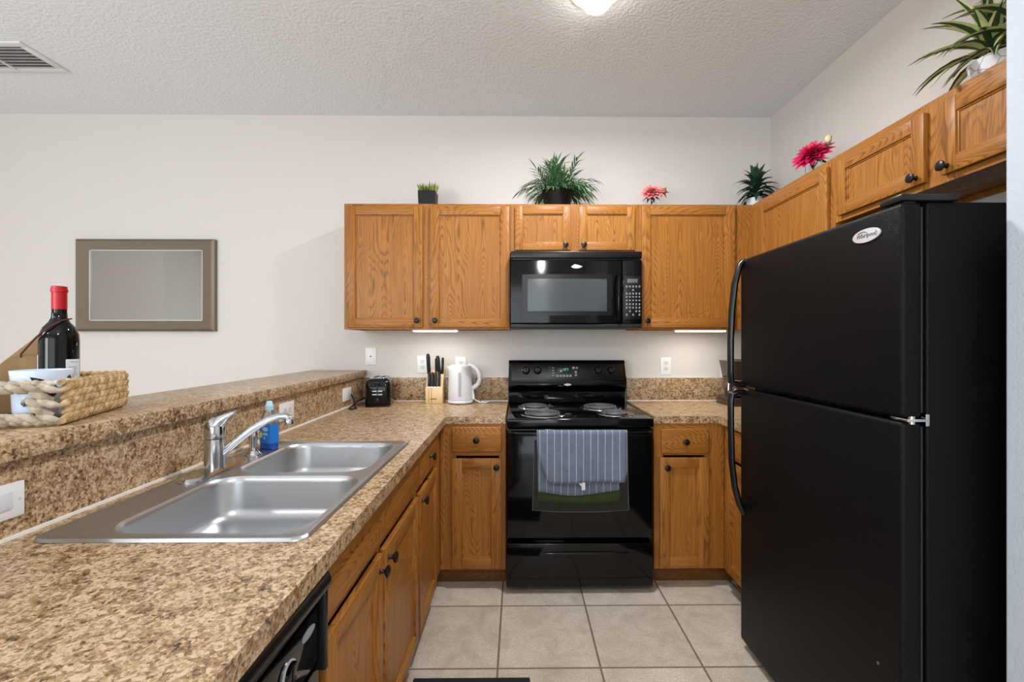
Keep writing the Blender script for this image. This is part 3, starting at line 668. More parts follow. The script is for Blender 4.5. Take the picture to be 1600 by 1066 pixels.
t = thing('kitchen_faucet', 'chrome single-lever kitchen faucet standing behind the near sink bowl', 'faucet', (-.942, 1.405, DZ))
fx, fy = -.930, 1.405
mb = MB(); mb.loft([rrect(fx, fy, .032, .135, .0319, DZ, 8), rrect(fx, fy, .032, .135, .0319, DZ + .005, 8), rrect(fx, fy, .026, .128, .0259, DZ + .011, 8)]); part('base_plate', mb, 'chrome', t, True)
mb = MB(); mb.lathe([(.0295, DZ + .010), (.029, DZ + .02), (.0285, DZ + .10)], (fx, fy, 0), 'z', 28); part('body', mb, 'chrome', t, True)
mb = MB(); mb.lathe([(.0285, DZ + .102), (.0295, DZ + .118), (.0285, DZ + .135), (.0240, DZ + .150), (.015, DZ + .160), (.006, DZ + .164)], (fx, fy, 0), 'z', 28)
mb.tube([(fx + .004, fy, DZ + .138), (fx + .022, fy + .001, DZ + .158), (fx + .040, fy + .002, DZ + .170), (fx + .062, fy + .003, DZ + .179), (fx + .070, fy + .003, DZ + .182)], [.021, .016, .009, .0060, .0068], 14, flat=1.25); part('lever', mb, 'chrome', t, True)
sp = [(0, .0, .035), (.022, .006, .055), (.055, .018, .088), (.095, .032, .122), (.135, .047, .148), (.165, .057, .157), (.184, .063, .156), (.193, .066, .149)]
mb = MB(); mb.tube([(fx + a, fy + b, DZ + c) for a, b, c in sp], [.014, .0135, .0125, .012, .0115, .0115, .0115, .0115], 14); part('spout', mb, 'chrome', t, True)
mb = MB(); mb.lathe([(.0135, 0), (.0145, .004), (.0145, .016), (.012, .020)], (fx + .193, fy + .066, DZ + .128), 'z', 18); part('aerator', mb, 'chrome', t, True)
t = thing('side_sprayer', 'chrome side sprayer standing between the faucet and the dish soap', 'sprayer', (-.926, 1.600, DZ))
mb = MB(); mb.lathe([(.027, 0), (.026, .005), (.019, .011), (.016, .020), (.015, .026)], (-.926, 1.600, DZ), 'z', 22); part('holder', mb, 'chrome', t, True)
mb = MB(); mb.lathe([(.0125, .02), (.013, .045), (.016, .062), (.0165, .078), (.012, .087)], (-.926, 1.600, DZ), 'z', 20); mb.box(-.916, -.905, 1.595, 1.605, DZ + .055, DZ + .085, .003); part('spray_head', mb, 'chrome', t, True)

# ------------------------------------------------------------------ dish soap
t = thing('dish_soap_bottle', 'clear bottle of blue dish soap with pale cap behind the faucet spout', 'bottle', (-.925, 1.70, DZ))
def ell(rx, ry, z, n=24, c=(-.925, 1.70)): return [(c[0] + rx * math.cos(2 * PI * i / n), c[1] + ry * math.sin(2 * PI * i / n), z) for i in range(n)]
def ellb(rx, ry, z, n=28, c=(-.925, 1.70), p=.55):
    L = []
    for i in range(n):
        a = 2 * PI * i / n; u, v_ = math.cos(a), math.sin(a)
        u0 = math.copysign(abs(u) ** p, u) * rx; v0 = math.copysign(abs(v_) ** p, v_) * ry; g = R(-25)
        L.append((c[0] + u0 * math.cos(g) - v0 * math.sin(g), c[1] + u0 * math.sin(g) + v0 * math.cos(g), z))
    return L
mb = MB(); mb.loft([ellb(.030, .018, DZ), ellb(.033, .021, DZ + .004), ellb(.033, .021, DZ + .055)]); part('liquid', mb, 'soap', t, True, label='blue soap')
mb = MB(); mb.loft([ellb(.0335, .0215, DZ + .055), ellb(.0335, .0215, DZ + .088), ellb(.030, .020, DZ + .105), ellb(.022, .017, DZ + .128), ellb(.013, .0125, DZ + .143)]); part('bottle', mb, 'soapclear', t, True)
mb = MB(); mb.lathe([(.0145, .142), (.0145, .158), (.012, .161), (.010, .172), (.007, .175)], (-.925, 1.70, DZ), 'z', 18); part('cap', mb, 'soapcap', t, True)
mb = MB(); mb.loft([ellb(.0342, .0222, DZ + .022), ellb(.0342, .0222, DZ + .090)], False, False); lb = part('label', mb, 'soaplab', t, True)
g = R(-25); LX = Matrix.Translation((-.925, 1.70, DZ)) @ Matrix.Rotation(g, 4, 'Z')
mb = MB(); mb.prism([(.008 + .015 * math.cos(a), .074 + .008 * math.sin(a)) for a in [2 * PI * i / 20 for i in range(20)]], 'xz', -.0232, -.0222)
mb.box(-.004, .020, -.0232, -.0222, .052, .061); mb.box(.0, .008, -.0232, -.0222, .038, .046)
for v in mb.bm.verts: v.co = LX @ v.co
part('print', mb, 'lightblue', lb, True)
mb = MB(); mb.prism([(-.016 + .008 * math.cos(a), .052 + .011 * math.sin(a)) for a in [2 * PI * i / 12 for i in range(12)]], 'xz', -.0232, -.0222)
for v in mb.bm.verts: v.co = LX @ v.co
part('print', mb, 'yellow', lb, True)

# ------------------------------------------------------------------ toaster
tz = CT + .0008
t = thing('toaster', 'black two-slice toaster in the counter corner by the half wall', 'toaster', (-.868, 2.87, tz), R(8))
mb = MB(); lo = []
for z, ins in ((.006, .004), (.012, .0), (.10, .0), (.145, .004), (.165, .014), (.172, .030)):
    lo.append(rrect(0, 0, .076 - ins, .115 - ins, .028, z))
mb.loft(lo); part('shell', mb, 'black', t)
part('base', MB().box(-.072, .072, -.11, .11, 0, .008, .003), 'blackp', t)
mb = MB(); mb.box(-.045, .045, -.085, .085, .1715, .1745, .001); tp = part('top_plate', mb, 'chrome', t)
mb = MB(); mb.box(-.032, -.010, -.072, .072, .1735, .1752); mb.box(.010, .032, -.072, .072, .1735, .1752); part('bread_slot', mb, 'slot', tp)
part('lever_track', MB().box(-.005, .005, -.1165, -.114, .065, .150), 'slot', t)
mb = MB(); mb.box(-.018, .018, -.130, -.114, .140, .152, .003); part('lever', mb, 'blackp', t)
mb = MB()
for (x, z) in ((-.030, .092), (.003, .092), (-.030, .072), (.003, .072)): mb.box(x, x + .027, -.1168, -.1145, z, z + .007, .001)
part('button', mb, 'silver', t)
mb = MB(); mb.lathe([(.017, 0), (.016, .010), (.013, .012)], (0, -.115, .040), '-y', 22); mb.box(-.0015, .0015, -.1285, -.126, .040, .052); part('browning_dial', mb, 'blackp', t)
mb = MB(); mb.tube([(-.955, 2.86, tz + .05), (-.985, 2.80, tz + .030), (-.995, 2.72, tz + .008), (-.985, 2.66, tz + .005), (-.965, 2.64, tz + .005), (-.95, 2.68, tz + .005), (-.98, 2.74, tz + .006), (-1.005, 2.79, tz + .04), (-1.018, 2.78, tz + .075)], .0042, 8)
part('power_cord', mb, 'blackm', t, True)

# ------------------------------------------------------------------ knife block and knives
kx0, kx1, ky0, ky1 = -.592, -.484, 2.905, 3.018
CT0 = CT; CT = CT + .0008
t = thing('knife_block', 'pale wooden knife block standing on the counter left of the kettle', 'knife block', ((kx0 + kx1) / 2, (ky0 + ky1) / 2, CT))
mb = MB(); mb.prism([(ky0, CT), (ky1, CT), (ky1, 1.122), (ky1 - .03, 1.122), (ky0 + .045, 1.085), (ky0 + .022, 1.04), (ky0 + .022, 1.018), (ky0, 1.018)], 'yz', kx0, kx1, .002)
M['blockw2'] = plain('pale_block_wood', srgb(222, 190, 146), .45)
bl = part('block', mb, 'blockw2', t, True)
mb = MB(); mb.box(-.572, -.568, ky0 - .0006, ky0 + .001, CT + .004, 1.015); mb.box(-.556, -.551, ky0 - .0006, ky0 + .001, CT + .004, 1.015); part('inlay_strip', mb, 'board', bl, True)
part('stamp', MB().box(-.560, -.520, ky0 - .0006, ky0 + .001, CT + .027, CT + .032), 'cord', bl, True)
def knife(x, y, z, L, w, lean, lx, label, group=None, r=.009, top='black'):
    k = thing('kitchen_knife', label, 'knife', (x, y, z), 0, group)
    d = Vector((lx, lean, 1)).normalized(); p = Vector((0, 0, 0))
    mb = MB(); mb.tube([p + d * .002, p + d * .012, p + d * L * .5, p + d * L * .85, p + d * L], [r * .8, r * .95, r, r * 1.05, r * .7], 10, flat=.62, up=(1, 0, 0)); part('handle', mb, 'blackp', k)
    mb = MB(); mb.tube([p - d * .012, p + d * .006], [r * .75, r * .85], 8, flat=.5, up=(1, 0, 0)); part('bolster', mb, 'chrome', k)
for kx, nm in zip((-.571, -.551, -.531, -.508), ('leftmost short black handle', 'second short black handle from the left', 'third short black handle from the left', 'rightmost short black handle')):
    knife(kx, ky0 + .011, 1.0195, .096, .01, .14, 0, nm + ' in the front row of the knife block', 'steak knives in the block', .0095)
knife(-.580, ky0 + .060, 1.096, .135, .012, -.05, -.05, 'tall black knife handle at the left back of the knife block', r=.0125)
knife(-.538, ky0 + .075, 1.106, .095, .012, -.05, 0, 'thin black honing rod handle at the middle back of the knife block', r=.0065)
knife(-.512, ky0 + .058, 1.094, .125, .012, -.05, -.10, 'broad black knife handle leaning left at the right back of the block', r=.0125)
knife(-.494, ky0 + .062, 1.097, .110, .012, -.05, .03, 'shorter black knife handle at the far right back of the block', r=.0085)

# ------------------------------------------------------------------ kettle
kc = (-.373, 2.934)
t = thing('electric_kettle', 'white electric kettle on the counter between knife block and stove', 'kettle', (kc[0], kc[1], CT))
mb = MB(); mb.lathe([(.078, CT + .004), (.082, CT + .008), (.082, CT + .018), (.079, CT + .022)], (kc[0] + .0, kc[1], 0), 'z', 40); part('base', mb, 'whitep', t, True)
mb = MB()
for k in range(3): a = R(60 + 120 * k); mb.lathe([(.01, CT), (.01, CT + .005)], (kc[0] + .06 * math.cos(a), kc[1] + .06 * math.sin(a), 0), 'z', 12)
part('foot', mb, 'whitep', t, True)
mb = MB(); lo = []
for z, r, e in ((.023, .078, 0), (.03, .079, 0), (.10, .077, 0), (.18, .074, 0), (.205, .074, .004), (.228, .074, .013), (.234, .072, .016)):
    L = []
    for i in range(40):
        a = 2 * PI * i / 40; rr = r + (e * max(0, math.cos(a - PI)) ** 6 * 1.2); L.append((kc[0] + rr * math.cos(a), kc[1] + rr * math.sin(a), CT + z))
    lo.append(L)
mb.loft(lo); part('jug', mb, 'whitep', t, True)
mb = MB(); mb.lathe([(.070, .234), (.069, .240), (.060, .245), (.03, .248), (.01, .249)], (kc[0], kc[1], CT), 'z', 36); part('lid', mb, 'whitep', t, True)
mb = MB(); mb.tube([(kc[0] + .050, kc[1], CT + .240), (kc[0] + .078, kc[1], CT + .236), (kc[0] + .105, kc[1] - .002, CT + .220), (kc[0] + .122, kc[1] - .003, CT + .190), (kc[0] + .126, kc[1] - .003, CT + .155), (kc[0] + .116, kc[1] - .002, CT + .125), (kc[0] + .094, kc[1], CT + .105), (kc[0] + .075, kc[1], CT + .096)], [.012, .012, .0125, .0125, .0125, .0125, .013, .014], 14, flat=1.2, up=(0, 1, 0)); part('handle', mb, 'whitep', t, True)
mb = MB(); mb.loft([[(kc[0] + .070, kc[1] - .02, CT + .024), (kc[0] + .094, kc[1] - .014, CT + .024), (kc[0] + .094, kc[1] + .014, CT + .024), (kc[0] + .070, kc[1] + .02, CT + .024)], [(kc[0] + .070, kc[1] - .012, CT + .105), (kc[0] + .082, kc[1] - .010, CT + .100), (kc[0] + .082, kc[1] + .010, CT + .100), (kc[0] + .070, kc[1] + .012, CT + .105)]]); part('handle_foot', mb, 'whitep', t, True)
M['gauge'] = plain('grey_water_gauge', srgb(168, 170, 174), .2)
mb = MB(); mb.prism([(kc[0] + .0055 + .0085 * math.cos(a), CT + .125 + (.068 if math.sin(a) > 0 else -.068) + .0085 * math.sin(a)) for a in [2 * PI * i / 24 for i in range(24)]], 'xz', kc[1] - .0795, kc[1] - .074); part('water_gauge', mb, 'gauge', t, True, label='grey see-through gauge')
mb = MB(); mb.tube([(kc[0] + .08, kc[1] + .01, CT + .03), (kc[0] + .10, kc[1] - .005, CT + .018), (kc[0] + .13, kc[1] - .015, CT + .006), (kc[0] + .165, kc[1] - .01, CT + .005), (kc[0] + .185, kc[1] + .01, CT + .006), (kc[0] + .16, kc[1] + .02, CT + .005), (kc[0] + .14, kc[1] + .0, CT + .011), (kc[0] + .16, kc[1] - .03, CT + .005)], .0036, 8); part('power_cord', mb, 'whitep', t, True)

# ------------------------------------------------------------------ coffee maker behind the fridge handle
t = thing('coffee_maker', 'dark brown drip coffee maker half hidden behind the fridge handle', 'coffee maker', (1.36, 2.90, CT))
cmx, cmy = 1.375, 2.87
mb = MB(); mb.loft([rrect(cmx, cmy, .085, .11, .04, CT), rrect(cmx, cmy, .088, .113, .042, CT + .006), rrect(cmx, cmy, .082, .107, .042, CT + .040), rrect(cmx, cmy, .072, .097, .04, CT + .048)]); part('base', mb, 'coffee', t, True)
mb = MB(); mb.lathe([(.040, .05), (.066, .062), (.074, .095), (.064, .13), (.050, .148)], (cmx - .005, cmy - .025, CT), 'z', 28); part('carafe', mb, 'coffee', t, True)
mb = MB(); mb.loft([rrect(cmx, cmy, .056, .080, .03, CT + .165), rrect(cmx, cmy, .072, .095, .035, CT + .265), rrect(cmx, cmy, .074, .098, .035, CT + .276)]); part('filter_basket', mb, 'coffee', t, True)
part('tower', MB().box(cmx + .02, cmx + .08, cmy + .04, cmy + .108, CT + .04, CT + .28, .01), 'blackp', t, True)
mb = MB(); mb.lathe([(.052, .148), (.054, .158), (.040, .166)], (cmx - .005, cmy - .025, CT), 'z', 24); mb.tube([(cmx - .055, cmy - .06, CT + .15), (cmx - .083, cmy - .085, CT + .145), (cmx - .086, cmy - .088, CT + .10), (cmx - .066, cmy - .07, CT + .075)], .007, 8); part('carafe_handle', mb, 'chrome', t, True)

CT = CT0
# ------------------------------------------------------------------ wall plates
def plate(x, z, label, kind, wall='back', name='wall_outlet', cat='outlet', w=.072, h=.116):
    if wall == 'back': t = thing(name, label, cat, (x, YB, z), 0)
    else: t = thing(name, label, cat, (-1.035, x, z), R(90))
    horiz = wall != 'back'
    def q(mb):
        if horiz:
            for v in mb.bm.verts: v.co = Vector((v.co.z, v.co.y, -v.co.x))
        return mb
    mb = MB(); mb.box(-w / 2, w / 2, -.006, -.0003, -h / 2, h / 2, .0025); part('plate', q(mb), 'offwhite', t)
    if kind == 'duplex':
        for s in (-1, 1):
            mb = MB(); mb.loft([rrect(0, 0, .0165, .0135, .009, 0), rrect(0, 0, .0165, .0135, .009, .0018)]); 
            for v in mb.bm.verts: v.co = Vector((v.co.x, -.006 - v.co.z, v.co.y + s * .0195))
            rc = part('receptacle', q(mb), 'whitep', t)
            mb = MB(); mb.box(-.007, -.005, -.0082, -.0074, s * .0195 - .001, s * .0195 + .007); mb.box(.005, .007, -.0082, -.0074, s * .0195 - .001, s * .0195 + .007); mb.lathe([(.0022, 0), (.0022, .0006)], (0, -.0076, s * .0195 - .007), '-y', 10); part('slots', q(mb), 'slot', rc)
        mb = MB(); mb.lathe([(.003, 0), (.003, .001)], (0, -.006, 0), '-y', 10); part('screw', q(mb), 'silver', t)
    elif kind == 'jack':
        mb = MB(); mb.lathe([(.005, 0), (.005, .004)], (0, -.006, 0), '-y', 12); part('cable_jack', q(mb), 'greyd', t)
    elif kind == 'rocker':
        mb = MB(); mb.box(-.017, .017, -.0085, -.005, -.034, .034, .002); rc = part('rocker', q(mb), 'whitep', t)
        for s in (-1, 1): mb = MB(); mb.lathe([(.003, 0), (.003, .001)], (0, -.006, s * .048), '-y', 10); part('screw', q(mb), 'silver', t)
    elif kind == 'blank':
        for s in (-1, 1): mb = MB(); mb.lathe([(.003, 0), (.003, .001)], (0, -.006, s * .042), '-y', 10); part('screw', q(mb), 'silver', t)
    return t
plate(-.984, 1.212, 'white cable wall plate on the back wall above the toaster', 'jack', name='wall_plate', cat='wall plate')
plate(-.640, 1.158, 'white outlet on the back wall just behind the knife block', 'duplex')
plate(-.384, 1.150, 'white outlet on the back wall half hidden behind the kettle', 'duplex')
plate(.990, 1.146, 'white outlet on the back wall between stove and fridge', 'duplex')
plate(1.395, 1.106, 'white outlet peeking out behind the coffee maker', 'duplex')
plate(.902, .992, 'white rocker light switch on the bar panel at far left', 'rocker', 'pen', 'light_switch', 'switch')
plate(2.037, 1.004, 'white outlet on the bar panel behind the dish soap', 'duplex', 'pen', w=.078, h=.128)
plate(2.750, .994, 'white wall plate on the bar panel beside the toaster cord', 'blank', 'pen', 'wall_plate', 'wall plate', w=.078, h=.135)

# ------------------------------------------------------------------ mirror on the wall
t = thing('wall_mirror', 'pewter-framed mirror hanging on the back wall above the bar', 'mirror', (-2.456, YB, 1.68))
X0, X1, Z0, Z1, fw = -2.912, -2.004, 1.378, 1.985, .082
mb = MB(); yw = YB - .002; yo, yi = YB - .038, YB - .024
def miter(x0, x1, z0, z1):
    return [(x0, z0), (x1, z0), (x1, z1), (x0, z1)]
outer, inner = miter(X0, X1, Z0, Z1), miter(X0 + fw, X1 - fw, Z0 + fw * .85, Z1 - fw * .85); mid = miter(X0 + .016, X1 - .016, Z0 + .016, Z1 - .016)
r0 = mb.ring([(x, yw, z) for x, z in outer]); r1 = mb.ring([(x, yo + .010, z) for x, z in outer]); r2 = mb.ring([(x, yo, z) for x, z in mid]); r3 = mb.ring([(x, yi, z) for x, z in inner]); r4 = mb.ring([(x, yw, z) for x, z in inner])
for a, b in zip((r0, r1, r2, r3, r4), (r1, r2, r3, r4, r0)): mb.bridge(a, b)
part('frame', mb, 'frame', t, True, smooth=20)
part('glass', MB().box(X0 + fw - .004, X1 - fw + .004, YB - .016, YB - .006, Z0 + fw * .85 - .004, Z1 - fw * .85 + .004), 'mirror', t, True)
part('inner_bead', MB().box(X0 + fw, X0 + fw + .005, YB - .022, YB - .014, Z0 + fw * .85, Z1 - fw * .85).box(X1 - fw - .005, X1 - fw, YB - .022, YB - .014, Z0 + fw * .85, Z1 - fw * .85).box(X0 + fw, X1 - fw, YB - .022, YB - .014, Z0 + fw * .85, Z0 + fw * .85 + .005).box(X0 + fw, X1 - fw, YB - .022, YB - .014, Z1 - fw * .85 - .005, Z1 - fw * .85), 'silver', t, True)

# ------------------------------------------------------------------ ceiling: vent and downlight
t = thing('ceiling_vent', 'white louvred air vent set in the ceiling at upper left', 'vent', (-2.75, 2.435, ZC))
vx0, vx1, vy0, vy1 = -3.02, -2.50, 2.305, 2.562
part('backing', MB().box(vx0 + .03, vx1 - .03, vy0 + .03, vy1 - .03, ZC - .004, ZC - .0005), 'ventd', t, True)
mb = MB()
for (a, b, c_, d_) in ((vx0, vx1, vy0, vy0 + .036), (vx0, vx1, vy1 - .036, vy1), (vx0, vx0 + .036, vy0 + .036, vy1 - .036), (vx1 - .036, vx1, vy0 + .036, vy1 - .036)): mb.box(a, b, c_, d_, ZC - .010, ZC - .0005, .002)
part('frame', mb, 'ventw', t, True)
for i in range(7):
    y = vy0 + .048 + i * .0265; mb = MB(); mb.prism([(y - .007, ZC - .0145), (y + .007, ZC - .0075), (y + .007, ZC - .006), (y - .007, ZC - .013)], 'yz', vx0 + .034, vx1 - .034); part('slat', mb, 'ventw', t, True)
part('divider', MB().box(-2.765, -2.755, vy0 + .034, vy1 - .034, ZC - .016, ZC - .004), 'ventw', t, True)
def downlight(x, y, label):
    t = thing('downlight', label, 'ceiling light', (x, y, ZC))
    mb = MB(); mb.lathe([(.118, 0), (.116, -.008), (.095, -.012), (.088, -.004), (.088, -.0005)], (x, y, ZC - .0005), 'z', 40, False, False); part('trim_ring', mb, 'trimw', t, True)
    mb = MB(); mb.lathe([(.060, -.002), (.072, -.03), (.068, -.055), (.050, -.078), (.02, -.090)], (x, y, ZC), 'z', 32); part('bulb', mb, 'lampglow', t, True)
downlight(.335, 1.94, 'lit round ceiling downlight above the stove')

# ------------------------------------------------------------------ floor mat
mb = MB(); mb.box(-.405, .045, 1.22, 1.765, 0.0005, .012, .004)
solo('floor_mat', mb, 'mat', 'dark navy floor mat lying on the tiles by the sink', 'mat', (-.18, 1.49, 0))

# ------------------------------------------------------------------ basket group on the bar
BZ = 1.1205
c0 = Vector((-1.058, 1.062)); u = Vector((-.37, .93)).normalized(); vv = Vector((-u.y, u.x)); LU, LV, BH = .345, .245, .108
def bp(a, b, z): p = c0 + u * a + vv * b; return (p.x, p.y, BZ + z)
t = thing('woven_basket', 'woven natural fibre basket with open handles standing on the bar', 'basket', bp(LU / 2, LV / 2, 0))
mb = MB()
def wall_run(p0, p1, n_out, skip=None):
    """rows of fat braided strands laid along one side"""
    a0, b0 = p0; a1, b1 = p1; Ls = math.hypot(a1 - a0, b1 - b0); rows = 5; n = int(Ls / .026)
    for r in range(rows):
        z = .0195 + r * .0172
        for k in range(n):
            f0 = (k + (.5 if r % 2 else 0)) / n; f1 = min(1.0, f0 + 1.55 / n); fm = (f0 + f1) / 2
            if skip and skip[0] < fm < skip[1] and 1 <= r <= 3: continue
            if skip and fm <= skip[0] and 1 <= r <= 3: f1 = min(f1, skip[0] + .05)
            q = lambda f, dz, o: bp(a0 + (a1 - a0) * f + n_out[0] * o, b0 + (b1 - b0) * f + n_out[1] * o, z + dz)
            mb.tube([q(f0, -.009, -.004), q(f0 + (f1 - f0) * .3, -.004, .004), q(f0 + (f1 - f0) * .7, .005, .004), q(f1, .010, -.004)], [.004, .0088, .0088, .004], 8)
    q = lambda f, z, o: bp(a0 + (a1 - a0) * f + n_out[0] * o, b0 + (b1 - b0) * f + n_out[1] * o, z)
    for z in (.0105, .1):
        pts = [q(i / 40, z + .002 * math.sin(i * 2.0), .003 * math.cos(i * 2.0)) for i in range(41)]; mb.tube(pts, .0062 if z > .05 else .0075, 8)
    if skip:
        for z in (.026,): mb.tube([q(skip[0] + (skip[1] - skip[0]) * i / 20, z + .002 * math.sin(i * 2.1), .002 * math.cos(i * 2.1)) for i in range(21)], .006, 8)
mb.mi = 1; wall_run((0, 0), (0, LV), (-1, 0), (.20, .80)); mb.mi = 0; wall_run((0, 0), (LU, 0), (0, -1)); wall_run((LU, 0), (LU, LV), (1, 0), (.3, .7)); wall_run((0, LV), (LU, LV), (0, 1))
part('woven_side', mb, ['wick', 'wickpale'], t, True, smooth=60)
mb = MB(); cor = [bp(.004, .004, 0), bp(LU - .004, .004, 0), bp(LU - .004, LV - .004, 0), bp(.004, LV - .004, 0)]; mb.loft([cor, [(x, y, z + .006) for x, y, z in cor]]); part('bottom', mb, 'wick', t, True)
mb = MB()
def cl(a, b):
    e = .014; p = bp(e + (LU - 2 * e) * a, e + (LV - 2 * e) * b, .0085 + .0012 * math.sin(a * 17) * math.sin(b * 13)); return p
mb.sheet(cl, 16, 12); o = solo('cloth', mb, 'redcloth', 'dark red cloth lying in the bottom of the basket', 'cloth', bp(LU / 2, LV / 2, .008), smooth=70)
IZ = BZ + .0105
# bottle
t = thing('wine_bottle', 'dark wine bottle with red foil neck standing in the basket', 'bottle', (-1.198, 1.20, IZ))
BX, BY = -1.198, 1.20
mb = MB(); mb.lathe([(.034, 0), (.0385, .004), (.0390, .012), (.0390, .185), (.0375, .203), (.031, .221), (.021, .234), (.0158, .246), (.0148, .262), (.0145, .32)], (BX, BY, IZ), 'z', 40); part('glass', mb, 'wine', t, True)
mb = MB(); mb.lathe([(.0153, .268), (.0153, .312), (.0170, .313), (.0170, .320), (.0158, .321), (.0158, .327), (.012, .3285)], (BX, BY, IZ), 'z', 28); part('foil_capsule', mb, 'foil', t, True)
def wrap(a0, a1, z0, z1, r, name, mat, n=14):
    mb = MB(); mb.sheet(lambda p, q: (BX + r * math.cos(R(a0 + (a1 - a0) * p)), BY + r * math.sin(R(a0 + (a1 - a0) * p)), IZ + z0 + (z1 - z0) * q), n, 1); return part(name, mb, mat, t, True, recalc=False)
lab = wrap(-28, 28, .062, .138, .0393, 'back_label', 'paper'); wrap(-176, -120, .05, .150, .0393, 'front_label', 'paper')
mb = MB()
for i, (a0, a1, z) in enumerate(((-16, 20, .130), (-20, 8, .117), (-20, 10, .112), (-20, 6, .107), (-20, 10, .102), (-20, 8, .097), (-20, -2, .092), (0, 20, .084))):
    mb.sheet(lambda p, q: (BX + .0395 * math.cos(R(a0 + (a1 - a0) * p)), BY + .0395 * math.sin(R(a0 + (a1 - a0) * p)), IZ + z + .0018 * q), 6, 1)
for i in range(7): mb.sheet(lambda p, q: (BX + .0395 * math.cos(R(-18 + i * 2 + p * 1.0)), BY + .0395 * math.sin(R(-18 + i * 2 + p)), IZ + .066 + .014 * q), 1, 1)
part('label_print', mb, 'print', lab, True, recalc=False)
# mug
MXc, MYc = -1.150, 1.111
t = thing('mug', 'white ceramic mug with black puppy markings sitting in the basket', 'mug', (MXc, MYc, IZ))
mb = MB(); mb.lathe([(.040, 0), (.046, .003), (.050, .02), (.0525, .09), (.0545, .112), (.0545, .116), (.0525, .116), (.050, .10), (.047, .02), (.030, .010)], (MXc, MYc, IZ), 'z', 44); mg = part('cup', mb, 'mug', t, True)
cdir = math.degrees(math.atan2(-MYc, -MXc))     # towards the camera side of the cup
def deco(poly, name, mat='ink'):
    mb = MB(); n = len(poly)
    vs = []
    for (a, z) in poly:
        r = .0528 + .0015 * min(1, z / .1) * (1 if z > .02 else .3); vs.append((MXc + r * math.cos(R(cdir + a)), MYc + r * math.sin(R(cdir + a)), IZ + z))
    cen = (sum(a for a, z in poly) / n, sum(z for a, z in poly) / n); r = .0545
    c = mb.bm.verts.new((MXc + r * math.cos(R(cdir + cen[0])), MYc + r * math.sin(R(cdir + cen[0])), IZ + cen[1])); ring = mb.ring(vs)
    for i in range(n): mb.bm.faces.new((ring[i], ring[(i + 1) % n], c))
    part(name, mb, mat, mg, True)
E_ = lambda a, z, ra, rz, n=16: [(a + ra * math.cos(2 * PI * i / n), z + rz * math.sin(2 * PI * i / n)) for i in range(n)]
deco([(-22, .102), (-5, .098), (15, .090), (30, .074), (18, .066), (6, .070), (0, .060), (-12, .082)], 'printed_patch'); deco([(6, .072), (22, .078), (26, .060), (14, .046)], 'printed_patch')
deco([(-38, .050), (-28, .052), (-26, .040), (-33, .033), (-40, .040)], 'printed_patch')
deco(E_(-16, .034, 2.4, .0026), 'printed_dot'); deco(E_(-10, .030, 2.2, .0024), 'printed_dot'); deco(E_(-17, .025, 2.2, .0024), 'printed_dot')
deco([(-30, .020), (-22, .012), (-10, .011), (0, .018), (2, .024), (-2, .020), (-12, .0145), (-22, .016)], 'printed_smile'); deco([(50, .098), (60, .090), (66, .098), (58, .104)], 'printed_patch')
# tan board with cord, leaning inside the basket behind the mug
t = thing('wooden_tag', 'tan wooden tag with a dark red cord leaning in the basket beside the bottle', 'tag', (-1.30, 1.22, IZ))
mb = MB(); P0 = Vector((-1.322, 1.172)); P1 = Vector((-1.262, 1.275)); dd = (P1 - P0); nn = Vector((dd.y, -dd.x)).normalized()
def tp_(s, z, o): q = P0 + dd * s + nn * o; return (q.x, q.y, IZ + z)
poly = [(0.0, .0), (1.0, .0), (1.0, .232), (.80, .220), (.55, .197), (.30, .165), (.0, .126)]
a = mb.ring([tp_(s_, z_, 0) for s_, z_ in poly]); b = mb.ring([tp_(s_, z_, .008) for s_, z_ in poly]); mb.bridge(a, b); mb.cap(a, True); mb.cap(b); part('board', mb, 'board', t, True, smooth=None)
mb = MB(); mb.tube([tp_(.30, .143, .0105), tp_(.30, .152, .013)] + [(BX + a_, BY + b_, IZ + c_) for a_, b_, c_ in ((-.014, -.0425, .196), (.000, -.0405, .209), (.012, -.036, .222), (.022, -.014, .239), (.018, .014, .244))], .0021, 6); part('cord', mb, 'cord', t, True)

# ------------------------------------------------------------------ plants and flowers on the cabinets
PZ = UT + .0008
MB.zmin = UT + .003
t = thing('potted_plant', 'small yellow-green artificial plant in a square black pot atop the left cabinet', 'plant', (-.566, 2.86, PZ))
px, py = -.566, 2.86
mb = MB(); mb.loft([rrect(px, py, .050, .050, .004, PZ), rrect(px, py, .054, .054, .004, PZ + .108), rrect(px, py, .048, .048, .003, PZ + .108), rrect(px, py, .046, .046, .003, PZ + .095)]); part('pot', mb, 'potblack', t, True)
mb = MB()
for i in range(230):
    a = random.uniform(0, 2 * PI); r = .046 * math.sqrt(random.random()); b = (px + r * math.cos(a), py + r * math.sin(a), PZ + .096); k = random.random()
    mb.leaf(b, (.35 * math.cos(a) * r / .046, .35 * math.sin(a) * r / .046, 1), (math.sin(a), math.cos(a), .2), random.uniform(.035, .078), random.uniform(.003, .0045), .2, 3, (0, 0) if k < .6 else (1, 1))
part('foliage', mb, ['pale_grass', 'dark_grass'], t, True, recalc=False)

